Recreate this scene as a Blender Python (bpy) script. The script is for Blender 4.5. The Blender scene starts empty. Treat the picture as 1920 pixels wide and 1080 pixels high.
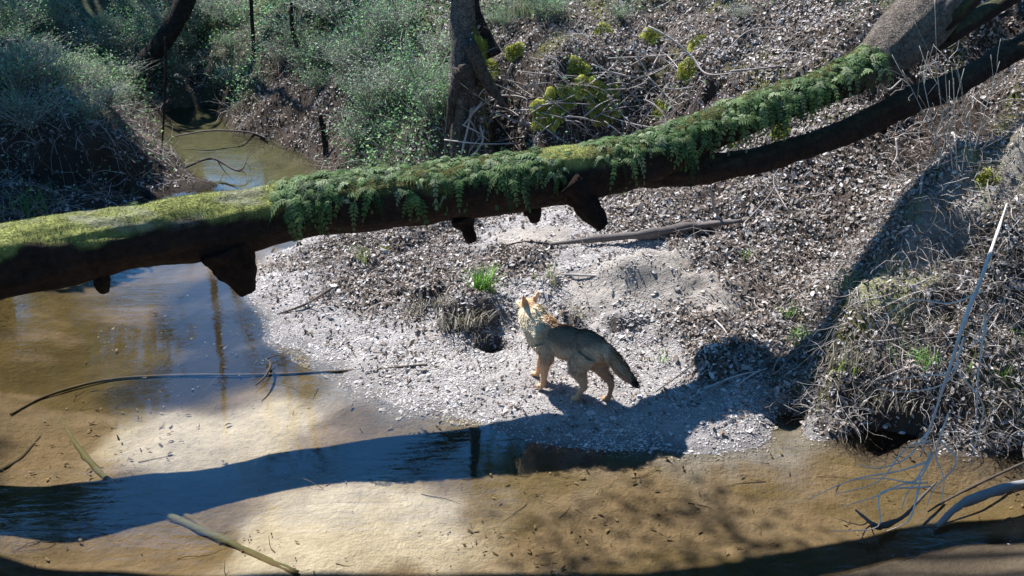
import bpy, math, random
import numpy as np
from mathutils import Vector, Matrix
rng = np.random.default_rng(7); random.seed(7)
SC = bpy.context.scene; COL = SC.collection

# ------------------------------------------------------------ camera, sky, sun
F = 2059.0; H = 4.4; PITCH = math.radians(23.4)
cam_d = bpy.data.cameras.new("camera"); cam = bpy.data.objects.new("camera", cam_d); COL.objects.link(cam)
cam.location = (0, 0, H); cam.rotation_euler = (math.pi/2 - PITCH, 0, 0)
cam_d.sensor_width = 36; cam_d.lens = F/1920*36; cam_d.clip_end = 500; cam_d.clip_start = .05
SC.camera = cam
SH = np.array([.43, -.50])                      # shadow shift on the ground per metre of height
elev = math.atan2(1, np.hypot(*SH))
sun_az = math.atan2(-SH[0], -SH[1])             # compass azimuth of the sun, clockwise from +Y
w = bpy.data.worlds.new("World"); SC.world = w; w.use_nodes = True
nt = w.node_tree; nt.nodes.clear()
sky = nt.nodes.new("ShaderNodeTexSky"); sky.sky_type = 'NISHITA'; sky.sun_disc = False
sky.sun_elevation = elev; sky.sun_rotation = sun_az; sky.air_density = 1.0; sky.dust_density = .1
sky.ozone_density = 2.0
bg = nt.nodes.new("ShaderNodeBackground"); bg.inputs[1].default_value = .13
wo = nt.nodes.new("ShaderNodeOutputWorld"); hs_ = nt.nodes.new("ShaderNodeHueSaturation"); hs_.inputs["Saturation"].default_value = 1.36
nt.links.new(sky.outputs[0], hs_.inputs["Color"]); nt.links.new(hs_.outputs[0], bg.inputs[0]); nt.links.new(bg.outputs[0], wo.inputs[0])
sd = bpy.data.lights.new("sun", 'SUN'); sd.energy = 5.0; sd.angle = math.radians(.5); sd.color = (1, .955, .93)
sun = bpy.data.objects.new("sun", sd); COL.objects.link(sun)
sun.rotation_euler = Vector((-SH[0], -SH[1], 1)).to_track_quat('Z', 'Y').to_euler()
sun.location = (-8, 12, 20)
SC.view_settings.view_transform = 'Standard'; SC.view_settings.look = 'None'
SC.view_settings.exposure = 1.1; SC.view_settings.gamma = 1
SC.cycles.max_bounces = 6; SC.cycles.transparent_max_bounces = 12; SC.cycles.caustics_reflective = False
SC.cycles.caustics_refractive = False
SC.cycles.use_denoising = True

# ------------------------------------------------------------ numpy helpers
def ray(u, v):
    x = (u-960)/F; y = (540-v)/F
    return np.array([x, math.cos(PITCH)+y*math.sin(PITCH), -math.sin(PITCH)+y*math.cos(PITCH)])
def atz(u, v, z):
    r = ray(u, v); return np.array([0, 0, H]) + (z-H)/r[2]*r
def aty(u, v, y):
    r = ray(u, v); return np.array([0, 0, H]) + y/r[1]*r
def hsh(i, j, k, s):
    n = (i*374761393 + j*668265263 + k*2147483647 + s*1274126177) & 0xffffffff
    n = ((n ^ (n >> 13)) * 1274126177) & 0xffffffff
    return ((n ^ (n >> 16)) & 0xffff)/65535.0
def vnoise(x, y, z=None, s=0):
    x = np.asarray(x, float); y = np.asarray(y, float)
    z = np.zeros_like(x) if z is None else np.asarray(z, float)
    xi, yi, zi = [np.floor(a).astype(np.int64) for a in (x, y, z)]
    f = [a-b for a, b in ((x, xi), (y, yi), (z, zi))]; f = [t*t*(3-2*t) for t in f]
    r = 0
    for a in (0, 1):
        for b in (0, 1):
            for c in (0, 1):
                wt = (f[0] if a else 1-f[0])*(f[1] if b else 1-f[1])*(f[2] if c else 1-f[2])
                r = r + wt*hsh(xi+a, yi+b, zi+c, s)
    return r*2-1
def fbm(x, y, z=None, o=4, s=0):
    r = 0; a = .5; z = None if z is None else np.asarray(z, float)
    for i in range(o):
        k = 2.03**i
        r = r + a*vnoise(np.asarray(x)*k, np.asarray(y)*k, None if z is None else z*k, s+i*17); a *= .5
    return r
def sstep(a, b, x):
    t = np.clip((x-a)/(b-a), 0, 1); return t*t*(3-2*t)
def crom(pts, n=6):
    P = np.asarray(pts, float); P = np.vstack([2*P[0]-P[1], P, 2*P[-1]-P[-2]]); out = []
    for i in range(1, len(P)-2):
        for t in np.arange(n)/n:
            a, b, c, d = P[i-1], P[i], P[i+1], P[i+2]
            out.append(.5*((2*b)+(-a+c)*t+(2*a-5*b+4*c-d)*t*t+(-a+3*b-3*c+d)*t**3))
    out.append(P[-2]); return np.array(out)

# ------------------------------------------------------------ mesh builder
class MB:
    def __init__(s): s.v = []; s.f4 = []; s.f3 = []; s.c = []; s.n = 0
    def add(s, v, f4=None, f3=None, col=(.5, .5, .5)):
        v = np.asarray(v, float).reshape(-1, 3); s.v.append(v)
        c = np.asarray(col, float); c = np.tile(c, (len(v), 1)) if c.ndim == 1 else c
        s.c.append(c)
        if f4 is not None and len(f4): s.f4.append(np.asarray(f4, np.int64)+s.n)
        if f3 is not None and len(f3): s.f3.append(np.asarray(f3, np.int64)+s.n)
        s.n += len(v)
    def batch(s, V, f4=None, f3=None, col=None):
        """V (N,k,3) copies of one small shape; col (N,3)"""
        N, k, _ = V.shape; off = (np.arange(N)*k)[:, None, None]
        s.add(V.reshape(-1, 3), None if f4 is None else (np.asarray(f4)[None]+off).reshape(-1, 4),
              None if f3 is None else (np.asarray(f3)[None]+off).reshape(-1, 3),
              np.repeat(col, k, axis=0))
    def tube(s, pts, rad, sides=8, col=(.3, .25, .2), cap=True, rough=0., seed=0):
        P = np.asarray(pts, float); n = len(P); R = np.interp(np.linspace(0, 1, n), np.linspace(0, 1, len(rad)), rad) if len(np.atleast_1d(rad)) != n else np.asarray(rad, float)
        T = np.gradient(P, axis=0); T /= np.linalg.norm(T, axis=1)[:, None]+1e-9
        up = np.array([0, 0, 1.]) if abs(T[0][2]) < .9 else np.array([1., 0, 0])
        A = np.cross(T, up); A /= np.linalg.norm(A, axis=1)[:, None]+1e-9; B = np.cross(A, T)
        th = np.linspace(0, 2*np.pi, sides, endpoint=False)
        rr = np.ones((n, sides))
        if rough:
            L = np.concatenate([[0], np.cumsum(np.linalg.norm(np.diff(P, axis=0), axis=1))])
            sc = 1/np.mean(R)
            rr += .45*rough*vnoise(np.cos(th)[None]*5+0*L[:, None], np.sin(th)[None]*5+0*L[:, None], (L*sc*.45)[:, None]+0*th[None], seed+3)
            rr += rough*fbm(np.cos(th)[None]*1.2+0*L[:, None], np.sin(th)[None]*1.2+0*L[:, None], (L*sc*.5)[:, None]+0*th[None], 4, seed)*2
        V = P[:, None]+(R[:, None]*rr)[:, :, None]*(A[:, None]*np.cos(th)[None, :, None]+B[:, None]*np.sin(th)[None, :, None])
        i = np.arange(n-1)[:, None]*sides; j = np.arange(sides)[None]; j2 = (j+1) % sides
        f4 = np.stack([i+j, i+sides+j, i+sides+j2, i+j2], -1).reshape(-1, 4)
        V = V.reshape(-1, 3); f3 = None
        if cap:
            V = np.vstack([V, P[0], P[-1]]); a = n*sides
            f3 = np.vstack([np.stack([np.full(sides, a), j[0], j2[0]], -1), np.stack([np.full(sides, a+1), (n-1)*sides+j2[0], (n-1)*sides+j[0]], -1)])
        c = np.asarray(col, float)
        if c.ndim == 2 and len(c) == n:
            c = np.repeat(c, sides, axis=0); c = np.vstack([c, c[:1], c[-1:]]) if cap else c
        s.add(V, f4, f3, c)
    def build(s, name, mat, parent=None, smooth=True):
        V = np.vstack(s.v); C = np.vstack(s.c)
        f4 = np.vstack(s.f4) if s.f4 else np.zeros((0, 4), np.int64); f3 = np.vstack(s.f3) if s.f3 else np.zeros((0, 3), np.int64)
        me = bpy.data.meshes.new(name); me.vertices.add(len(V)); me.vertices.foreach_set("co", V.astype(np.float32).ravel())
        nl = len(f4)*4+len(f3)*3; me.loops.add(nl); me.loops.foreach_set("vertex_index", np.concatenate([f4.ravel(), f3.ravel()]).astype(np.int32))
        me.polygons.add(len(f4)+len(f3))
        st = np.concatenate([np.arange(len(f4))*4, len(f4)*4+np.arange(len(f3))*3]).astype(np.int32)
        me.polygons.foreach_set("loop_start", st)
        me.update(calc_edges=True); me.validate()
        me.polygons.foreach_set("use_smooth", np.full(len(me.polygons), smooth))
        a = me.color_attributes.new("col", 'FLOAT_COLOR', 'POINT')
        a.data.foreach_set("color", np.hstack([C, np.ones((len(C), 1))]).astype(np.float32).ravel())
        me.materials.append(mat)
        o = bpy.data.objects.new(name, me); COL.objects.link(o)
        if parent: o.parent = parent
        return o
def tag(o, label=None, cat=None, group=None, kind=None):
    if label: o["label"] = label
    if cat: o["category"] = cat
    if group: o["group"] = group
    if kind: o["kind"] = kind
    return o
def empty(name, loc, rz=0):
    o = bpy.data.objects.new(name, None); COL.objects.link(o); o.location = tuple(loc); o.rotation_euler = (0, 0, rz)
    o.empty_display_size = .1; return o

# ------------------------------------------------------------ materials
def mat(name, rough=.85, var=.25, vscale=6., bump=.3, bscale=40., spec=.3, trans=0., extra=None, base=None, bdist=.02, sheen=0):
    m = bpy.data.materials.new(name); m.use_nodes = True; n = m.node_tree.nodes; l = m.node_tree.links
    p = n["Principled BSDF"]; p.inputs["Roughness"].default_value = rough; p.inputs["Specular IOR Level"].default_value = spec
    at = n.new("ShaderNodeAttribute"); at.attribute_name = "col"
    tc = n.new("ShaderNodeTexCoord"); nz = n.new("ShaderNodeTexNoise"); nz.inputs["Scale"].default_value = vscale; nz.inputs["Detail"].default_value = 6
    nz.inputs["Roughness"].default_value = .65
    l.new(tc.outputs["Object"], nz.inputs["Vector"])
    mr = n.new("ShaderNodeMapRange"); mr.inputs[1].default_value = .25; mr.inputs[2].default_value = .75
    mr.inputs[3].default_value = 1-var; mr.inputs[4].default_value = 1+var; l.new(nz.outputs[0], mr.inputs[0])
    mx = n.new("ShaderNodeVectorMath"); mx.operation = 'SCALE'; l.new(at.outputs["Color"], mx.inputs[0]); l.new(mr.outputs[0], mx.inputs["Scale"])
    l.new(mx.outputs[0], p.inputs["Base Color"])
    if bump:
        b = n.new("ShaderNodeTexNoise"); b.inputs["Scale"].default_value = bscale; b.inputs["Detail"].default_value = 6; b.inputs["Roughness"].default_value = .7
        l.new(tc.outputs["Object"], b.inputs["Vector"])
        bn = n.new("ShaderNodeBump"); bn.inputs["Strength"].default_value = bump; bn.inputs["Distance"].default_value = bdist
        l.new(b.outputs[0], bn.inputs["Height"]); l.new(bn.outputs[0], p.inputs["Normal"])
    if trans:
        t = n.new("ShaderNodeBsdfTranslucent"); l.new(mx.outputs[0], t.inputs[0]); ms = n.new("ShaderNodeMixShader"); ms.inputs[0].default_value = trans
        l.new(p.outputs[0], ms.inputs[1]); l.new(t.outputs[0], ms.inputs[2]); l.new(ms.outputs[0], n["Material Output"].inputs[0])
    return m
M_ground = mat("ground_soil", .95, .30, 5, .9, 22, .15, bdist=.05)
M_leaf = mat("dry_leaf", .6, .15, 20, 0, spec=.35, trans=.12)
M_green = mat("green_leaf", .6, .25, 10, 0, spec=.22, trans=.35)
M_bark = mat("bark", .95, .55, 16, 1., 32, .15, bdist=.09)
def cracks(m, scale, amt):      # dark fissures between the bark plates
    n = m.node_tree.nodes; l = m.node_tree.links; p = n["Principled BSDF"]; src = p.inputs["Base Color"].links[0].from_socket
    tc = n.new("ShaderNodeTexCoord"); nz = n.new("ShaderNodeTexNoise"); nz.inputs["Scale"].default_value = 9; l.new(tc.outputs["Object"], nz.inputs["Vector"])
    ad = n.new("ShaderNodeMixRGB"); ad.blend_type = 'ADD'; ad.inputs[0].default_value = .22; l.new(tc.outputs["Object"], ad.inputs[1]); l.new(nz.outputs["Color"], ad.inputs[2])
    v = n.new("ShaderNodeTexVoronoi"); v.feature = 'DISTANCE_TO_EDGE'; v.inputs["Scale"].default_value = scale; v.inputs["Randomness"].default_value = 1; l.new(ad.outputs[0], v.inputs["Vector"])
    r = n.new("ShaderNodeMapRange"); r.inputs[1].default_value = 0; r.inputs[2].default_value = .12; r.inputs[3].default_value = 1-amt; r.inputs[4].default_value = 1.12; l.new(v.outputs[0], r.inputs[0])
    at = [q_ for q_ in n if q_.bl_idname == "ShaderNodeAttribute"][0]; sp = n.new("ShaderNodeSeparateColor"); l.new(at.outputs["Color"], sp.inputs[0])
    dv = n.new("ShaderNodeMath"); dv.operation = 'DIVIDE'; l.new(sp.outputs[2], dv.inputs[0]); l.new(sp.outputs[0], dv.inputs[1])
    mk = n.new("ShaderNodeMapRange"); mk.inputs[1].default_value = .55; mk.inputs[2].default_value = .75; l.new(dv.outputs[0], mk.inputs[0])
    mm = n.new("ShaderNodeMix"); mm.inputs[2].default_value = 1.; l.new(mk.outputs[0], mm.inputs[0]); l.new(r.outputs[0], mm.inputs[3]); r = mm
    s_ = n.new("ShaderNodeVectorMath"); s_.operation = 'SCALE'; l.new(src, s_.inputs[0]); l.new(r.outputs[0], s_.inputs["Scale"]); l.new(s_.outputs[0], p.inputs["Base Color"])
    b = n.new("ShaderNodeBump"); b.inputs["Strength"].default_value = 1; b.inputs["Distance"].default_value = .05; l.new(r.outputs[0], b.inputs["Height"]); l.new(p.inputs["Normal"].links[0].from_socket, b.inputs["Normal"]); l.new(b.outputs[0], p.inputs["Normal"])
cracks(M_bark, 26, .55)
M_twig = mat("twig", .8, .25, 8, .3, 60, .3)
M_stone = mat("stone", .8, .2, 12, .5, 40, .3)
M_moss = mat("moss", .95, .35, 18, .8, 120, .1)
M_fur = mat("fur", .75, .12, 20, 0, spec=.25)
M_skin = mat("dark_nose", .35, .1, 20, 0, spec=.5)
def water_mat():
    m = bpy.data.materials.new("stream_water"); m.use_nodes = True; n = m.node_tree.nodes; l = m.node_tree.links
    n.remove(n["Principled BSDF"]); out = n["Material Output"]
    tr = n.new("ShaderNodeBsdfTransparent"); tr.inputs[0].default_value = (.88, .85, .76, 1)
    gl = n.new("ShaderNodeBsdfGlossy"); gl.inputs["Roughness"].default_value = .03
    fr = n.new("ShaderNodeFresnel"); fr.inputs[0].default_value = 1.64
    tc = n.new("ShaderNodeTexCoord"); mp = n.new("ShaderNodeMapping"); mp.inputs["Scale"].default_value = (.75, 2.4, 1); mp.inputs["Rotation"].default_value = (0, 0, -.15)
    l.new(tc.outputs["Object"], mp.inputs[0])
    a = n.new("ShaderNodeTexNoise"); a.inputs["Scale"].default_value = 5.5; a.inputs["Detail"].default_value = 4; a.inputs["Roughness"].default_value = .55; a.inputs["Distortion"].default_value = .6
    l.new(mp.outputs[0], a.inputs["Vector"])
    c = n.new("ShaderNodeTexNoise"); c.inputs["Scale"].default_value = .6; l.new(tc.outputs["Object"], c.inputs["Vector"])
    mr = n.new("ShaderNodeMapRange"); mr.inputs[1].default_value = .42; mr.inputs[2].default_value = .62; mr.inputs[3].default_value = .12; l.new(c.outputs[0], mr.inputs[0])
    mu = n.new("ShaderNodeMath"); mu.operation = 'MULTIPLY'; l.new(a.outputs[0], mu.inputs[0]); l.new(mr.outputs[0], mu.inputs[1])
    b = n.new("ShaderNodeBump"); b.inputs["Strength"].default_value = .15; b.inputs["Distance"].default_value = .03; l.new(mu.outputs[0], b.inputs["Height"])
    l.new(b.outputs[0], gl.inputs["Normal"]); l.new(b.outputs[0], fr.inputs["Normal"])
    ms = n.new("ShaderNodeMixShader"); l.new(fr.outputs[0], ms.inputs[0]); l.new(tr.outputs[0], ms.inputs[1]); l.new(gl.outputs[0], ms.inputs[2])
    l.new(ms.outputs[0], out.inputs[0]); return m
M_water = water_mat()

# ------------------------------------------------------------ terrain from control points
# (u, v, z, type)  w bed, s gravel and sand, l leaf litter, d dark soil, g green slope, r dry rooty mound, p pale sand
CP = [
 # right shoreline and bed
 (470,560,0,'s'),(520,640,0,'s'),(640,702,0,'s'),(760,762,0,'s'),(900,797,0,'s'),(1000,828,0,'s'),(1200,842,0,'s'),(1330,850,0,'s'),
 (1430,835,0,'s'),(1510,790,0,'s'),(1640,812,0,'r'),(1760,842,0,'r'),(1920,850,0,'r'),(2100,860,0,'r'),
 (1560,1085,0,'w'),(1700,1050,0,'w'),(1820,1030,0,'w'),(1960,1000,0,'w'),(1850,1090,.05,'w'),
 (300,560,-.22,'w'),(150,620,-.2,'w'),(400,620,-.16,'w'),(350,530,-.2,'w'),(200,720,-.2,'w'),(420,720,-.13,'w'),(50,720,-.25,'w'),
 (300,830,-.12,'p'),(500,800,-.08,'p'),(100,860,-.16,'w'),(700,810,-.05,'w'),(600,880,-.08,'w'),(200,950,-.16,'w'),(400,960,-.12,'w'),
 (620,960,-.05,'p'),(740,1010,-.05,'p'),(600,1060,-.05,'p'),(800,960,-.06,'p'),(520,1010,-.07,'p'),(350,1050,-.14,'w'),(100,1050,-.2,'w'),
 (850,860,-.07,'w'),(1000,900,-.08,'w'),(1000,1000,-.10,'w'),(1200,930,-.09,'w'),(1400,910,-.08,'w'),(1600,900,-.1,'w'),(1800,920,-.12,'w'),
 (1300,1030,-.14,'w'),(1600,1000,-.12,'w'),(1200,1100,-.12,'w'),(700,1120,-.08,'w'),(1750,980,-.1,'w'),
 # gravel bar
 (520,580,.05,'s'),(600,610,.08,'s'),(700,680,.07,'s'),(760,650,.12,'s'),(850,720,.08,'s'),(850,670,.14,'s'),(1000,740,.10,'s'),(1000,690,.16,'s'),
 (1150,790,.08,'s'),(1150,730,.14,'s'),(1300,790,.10,'s'),(1300,740,.14,'s'),(1400,770,.10,'s'),(1420,720,.16,'s'),(1500,760,.1,'s'),
 (550,530,.16,'s'),(650,540,.22,'l'),(600,480,.25,'l'),(700,470,.35,'l'),(780,540,.30,'l'),(800,600,.22,'s'),
 (840,550,.40,'l'),(850,620,.22,'s'),(900,560,.42,'l'),(960,600,.26,'s'),(930,650,.18,'s'),
 (1000,560,.38,'s'),(1050,500,.52,'s'),(950,490,.48,'l'),(950,430,.55,'s'),(1060,430,.58,'s'),
 (1200,470,.60,'s'),(1150,510,.56,'s'),(1260,520,.55,'s'),(1180,580,.38,'s'),(1080,600,.30,'s'),(1220,630,.25,'s'),(1250,690,.17,'s'),(1320,600,.38,'l'),(1350,680,.22,'l'),
 (1340,520,.58,'l'),
 # leaf slope
 (1200,400,.70,'l'),(1300,430,.70,'l'),(1150,350,.78,'l'),(1400,450,.70,'l'),(1400,370,.95,'l'),(1450,560,.42,'l'),(1450,640,.25,'l'),
 (1500,450,.75,'l'),(1500,350,1.06,'l'),(1600,400,.95,'l'),(1560,500,.60,'l'),(1650,420,.95,'l'),(1600,300,1.33,'l'),(1700,300,1.33,'d'),(1700,200,1.66,'d'),
 (1600,220,1.66,'l'),(1400,250,1.35,'l'),(1500,200,1.65,'l'),(1280,330,.85,'l'),(1780,230,1.6,'d'),(1740,330,1.2,'d'),
 # back bank and the forest floor above it
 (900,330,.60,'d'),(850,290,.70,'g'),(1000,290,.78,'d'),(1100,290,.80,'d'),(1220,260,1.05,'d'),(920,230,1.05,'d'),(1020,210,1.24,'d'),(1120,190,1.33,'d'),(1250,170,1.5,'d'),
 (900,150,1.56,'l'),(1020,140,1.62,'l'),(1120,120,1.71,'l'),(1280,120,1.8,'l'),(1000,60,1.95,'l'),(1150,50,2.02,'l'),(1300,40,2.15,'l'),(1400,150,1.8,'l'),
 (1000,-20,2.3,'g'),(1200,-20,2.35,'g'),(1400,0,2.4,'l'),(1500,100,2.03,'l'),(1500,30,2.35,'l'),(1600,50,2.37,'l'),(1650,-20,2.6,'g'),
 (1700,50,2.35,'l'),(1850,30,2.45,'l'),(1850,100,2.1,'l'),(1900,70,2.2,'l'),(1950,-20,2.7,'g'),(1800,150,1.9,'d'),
 # right mound
 (1540,750,-1,'r'),(1500,690,.24,'r'),(1480,740,.12,'r'),(1600,730,-1,'r'),(1600,640,-1,'r'),(1560,600,.50,'r'),(1700,760,-1,'r'),(1700,640,-1,'r'),(1660,520,-1,'r'),(1620,540,-1,'r'),(1700,440,-1,'r'),
 (1760,350,-1,'r'),(1830,270,-1,'r'),(1920,240,-1,'r'),(1800,450,-1,'r'),(1900,380,-1,'r'),(1800,580,-1,'r'),(1920,500,-1,'r'),(1800,720,-1,'r'),
 (1900,700,-1,'r'),(1860,800,-1,'r'),(1980,780,-1,'r'),(1760,810,-1,'r'),(2050,400,-1,'r'),(2050,600,-1,'r'),
 # far pond and slopes
 (600,318,0,'d'),(560,290,0,'l'),(500,262,0,'l'),(440,252,0,'l'),(420,230,0,'d'),(405,200,0,'d'),(370,188,0,'d'),(325,192,0,'d'),
 (480,300,-.14,'w'),(380,260,-.12,'w'),(365,215,-.1,'w'),(540,325,-.12,'w'),(420,320,-.16,'w'),(450,345,-.16,'w'),(340,215,-.1,'w'),(360,290,-.12,'w'),
 (650,330,.2,'d'),(700,300,.42,'g'),(640,260,.33,'l'),(560,250,.22,'l'),(600,200,.64,'l'),(480,230,.18,'l'),(520,180,.58,'l'),(460,160,.55,'g'),
 (750,250,.75,'g'),(720,150,1.15,'g'),(800,180,1.15,'g'),(820,80,1.6,'g'),(650,80,1.35,'g'),(560,110,1.05,'d'),(500,60,1.32,'g'),(600,0,1.85,'g'),(760,0,2.0,'g'),
 (400,120,.62,'g'),(330,150,.40,'g'),(370,60,.9,'g'),(370,0,1.36,'g'),(250,100,.67,'g'),(200,30,1.15,'g'),(100,80,.95,'g'),(0,0,1.6,'g'),(100,0,1.5,'g'),(250,170,.38,'g'),
 # left bank
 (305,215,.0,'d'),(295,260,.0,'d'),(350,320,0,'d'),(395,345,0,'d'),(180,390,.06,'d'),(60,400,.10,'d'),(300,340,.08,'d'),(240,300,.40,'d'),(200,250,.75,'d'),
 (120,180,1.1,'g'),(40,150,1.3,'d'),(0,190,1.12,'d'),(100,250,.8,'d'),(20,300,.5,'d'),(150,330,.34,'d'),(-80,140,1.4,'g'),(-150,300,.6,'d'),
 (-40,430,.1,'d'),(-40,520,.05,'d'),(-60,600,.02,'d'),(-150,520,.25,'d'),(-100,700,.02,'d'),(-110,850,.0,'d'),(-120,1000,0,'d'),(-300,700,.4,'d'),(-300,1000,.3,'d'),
 (500,420,-.25,'w'),(350,440,-.25,'w'),(200,470,-.2,'w'),(420,500,-.12,'w'),(640,400,.1,'d'),(760,380,.4,'l'),(560,450,.1,'s'),(860,400,.55,'l'),
]
WP = [ # world-space anchors outside the frame
 (0,0,2.7,'l'),(0,3,.7,'l'),(0,4.3,.1,'w'),(3,3.5,1.0,'l'),(-3,3,.9,'l'),(6,4,1.8,'l'),(-7,5,1.6,'l'),(-8,9,1.8,'l'),(-9,14,2.2,'g'),(8,8,3.2,'r'),(5.2,7.6,1.1,'r'),(5.5,9.2,2.5,'r'),(4.2,6.4,.0,'w'),(5.5,5.5,.4,'w'),(8,12,2.8,'l'),(9,16,3.2,'l'),
 (3,18,3.2,'g'),(0,20,3.0,'g'),(-4,22,2.4,'g'),(-8,21,2.6,'g'),(-12,18,3.0,'g'),(6,22,4.0,'g'),(0,30,5.0,'g'),(-10,30,4.5,'g'),(12,30,5.5,'g'),(-20,15,4.0,'g'),(20,15,4.5,'g'),
 (0,60,8,'g'),(-50,40,8,'g'),(50,40,8,'g'),(-50,-20,5,'g'),(50,-20,5,'g'),(0,-50,5,'g'),(-20,0,4,'g'),(20,0,4.5,'g'),(0,-8,3.2,'g'),
]
cx = []; cz = []; ct = []
def mound_z(u, v):      # a slope rising from the foot of the right mound
    r = ray(u, v); tn = -r[2]/r[1]; y0 = np.interp(u, [1500, 1640, 1760, 1920, 2100], [7.4, 7.22, 7.08, 7.02, 6.9]); y = (H+.95*y0)/(.95+tn); return H-y*tn
CP = [(u, v, mound_z(u, v) if z == -1 else z, t) for u, v, z, t in CP]
for u, v, z, t in CP:
    p = atz(u, v, z); cx.append(p[:2]); cz.append(z); ct.append(t)
for x, y, z, t in WP: cx.append((x, y)); cz.append(z); ct.append(t)
cx = np.array(cx); cz = np.array(cz); TY = 'wsplgdr'; ct = np.array([TY.index(t) for t in ct])
def phi(r2): return -np.sqrt(r2+.12**2)
D2 = ((cx[:, None]-cx[None])**2).sum(-1)
A = phi(D2)-np.eye(len(cx))*.02; P1 = np.hstack([np.ones((len(cx), 1)), cx])
S = np.block([[A, P1], [P1.T, np.zeros((3, 3))]]); wts = np.linalg.solve(S, np.concatenate([cz, np.zeros(3)]))
def ext(a, b, step, lo, hi):
    c = list(np.arange(a, b+step/2, step)); s = step; x = c[-1]
    while x < hi: s *= 1.22; x += s; c.append(x)
    s = step; x = c[0]; pre = []
    while x > lo: s *= 1.22; x -= s; pre.append(x)
    return np.array(pre[::-1]+c)
GX = ext(-6.5, 7.0, .045, -70, 70); GY = ext(4.6, 20.0, .045, -60, 110)
XX, YY = np.meshgrid(GX, GY)
def rbf(x, y):
    out = np.empty(len(x)); k = 20000; Tw = np.empty((len(x), len(TY)))
    for i in range(0, len(x), k):
        q = np.stack([x[i:i+k], y[i:i+k]], -1); r2 = ((q[:, None]-cx[None])**2).sum(-1)
        out[i:i+k] = phi(r2)@wts[:-3]+wts[-3]+q@wts[-2:]
        q2 = q+.13*np.stack([fbm(q[:, 0]*3, q[:, 1]*3, None, 3, 5), fbm(q[:, 0]*3, q[:, 1]*3, None, 3, 9)], -1)*2
        r2 = ((q2[:, None]-cx[None])**2).sum(-1); wgt = 1/(r2+.01)**2.5; wgt /= wgt.sum(1)[:, None]
        for t in range(len(TY)): Tw[i:i+k, t] = wgt[:, ct == t].sum(1)
    return out, Tw
ZZ, TW = rbf(XX.ravel(), YY.ravel()); ZZ = ZZ.reshape(XX.shape); TW = TW.reshape(XX.shape+(len(TY),))
W = {t: TW[..., i] for i, t in enumerate(TY)}
X, Y = XX, YY
amp = .02*W['w']+.02*W['s']+.02*W['p']+.10*W['l']+.24*W['g']+.30*W['d']+.26*W['r']
land = sstep(-.02, .25, ZZ)
ZZ = ZZ+amp*(fbm(X*1.7, Y*1.7, None, 5, 1)*(.25+.75*land))*1.1
ZZ = ZZ+(.05*W['s']+.03*W['p']+.05*W['l'])*fbm(X*5, Y*5, None, 4, 31)*sstep(0, .12, ZZ)
ZZ = ZZ+.012*W['w']*fbm(X*1.5, Y*2.5, None, 3, 3)+.008*W['p']*fbm(X*2, Y*4, None, 3, 4)
ridge = 1-2*np.abs(fbm(X*1.6, Y*2.4, None, 4, 101))
ZZ = ZZ+(.10*W['l']+.05*W['s']+.12*W['r'])*(ridge-.7)*sstep(.05, .3, ZZ)
ZZ = ZZ+.022*W['s']*fbm(X*3.3, Y*3.3, None, 4, 102)*(np.abs(ZZ) < .12)
def bump_at(u, v, z, rx, ry, h, sharp=.5, rot=0):
    global ZZ
    c = atz(u, v, z); dx = X-c[0]; dy = Y-c[1]; a = math.cos(rot)*dx+math.sin(rot)*dy; b = -math.sin(rot)*dx+math.cos(rot)*dy
    r = np.sqrt((a/rx)**2+(b/ry)**2)+.5*fbm(X*5, Y*5, None, 4, 77)
    ZZ = ZZ+h*(1-sstep(sharp, 1, r))
# hummock under the grass tuft with its eroded face, sand mounds, hollows in the banks
bump_at(885,575,.40,.30,.16,.20,.55); bump_at(925,640,.2,.15,.13,-.22,.4); bump_at(800,560,.3,.22,.12,.12,.4)
bump_at(1215,505,.6,.62,.36,.17,.15); bump_at(750,545,.28,.10,.08,-.14,.3); bump_at(1160,590,.38,.18,.10,.07,.4); bump_at(1060,585,.36,.15,.07,.08,.4)
for u, v, z, a, b, h in ((1700,752,.3,.20,.12,-.18),(1010,225,1.3,.15,.14,-.28),(1070,160,1.5,.13,.10,-.2),(1185,185,1.5,.17,.12,-.25),(960,255,1.1,.14,.14,-.25),(1000,180,1.4,.12,.1,-.2),(930,285,.9,.14,.12,-.22),(1130,250,1.1,.12,.1,-.2),(1340,140,1.8,.14,.1,-.2),
        (1280,180,1.6,.18,.12,-.22),(1820,330,1.9,.14,.18,-.2),(80,260,.8,.6,.25,-.5),(210,300,.5,.4,.2,-.35)):
    bump_at(u, v, z, a, b, h*1.25, .5)
def carve(poly, depth, w_=.25):
    global ZZ
    Q = np.array([atz(u, v, 0)[:2] for u, v in poly]); P_ = np.stack([X, Y], -1)+.12*np.stack([fbm(X*2, Y*2, None, 3, 201), fbm(X*2, Y*2, None, 3, 202)], -1)
    dmin = np.full(X.shape, 1e9); ins = np.zeros(X.shape, bool)
    for a_, b_ in zip(Q, np.roll(Q, -1, 0)):
        e = b_-a_; t = np.clip(((P_-a_)@e)/(e@e), 0, 1); dmin = np.minimum(dmin, np.linalg.norm(P_-a_-t[..., None]*e, axis=-1))
        c_ = (a_[1] > P_[..., 1]) != (b_[1] > P_[..., 1]); xi_ = a_[0]+(P_[..., 1]-a_[1])*(b_[0]-a_[0])/(b_[1]-a_[1]+1e-9); ins ^= c_ & (P_[..., 0] < xi_)
    sd_ = np.where(ins, dmin, -dmin); k = sstep(-.05, w_, sd_); ZZ = ZZ*(1-k)+np.minimum(ZZ, depth)*k
carve([(318,204),(395,196),(425,232),(445,252),(505,263),(572,290),(612,322),(610,400),(560,470),(440,490),(330,480),(380,420),(398,348),(350,318),(306,275)], -.13)
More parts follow.
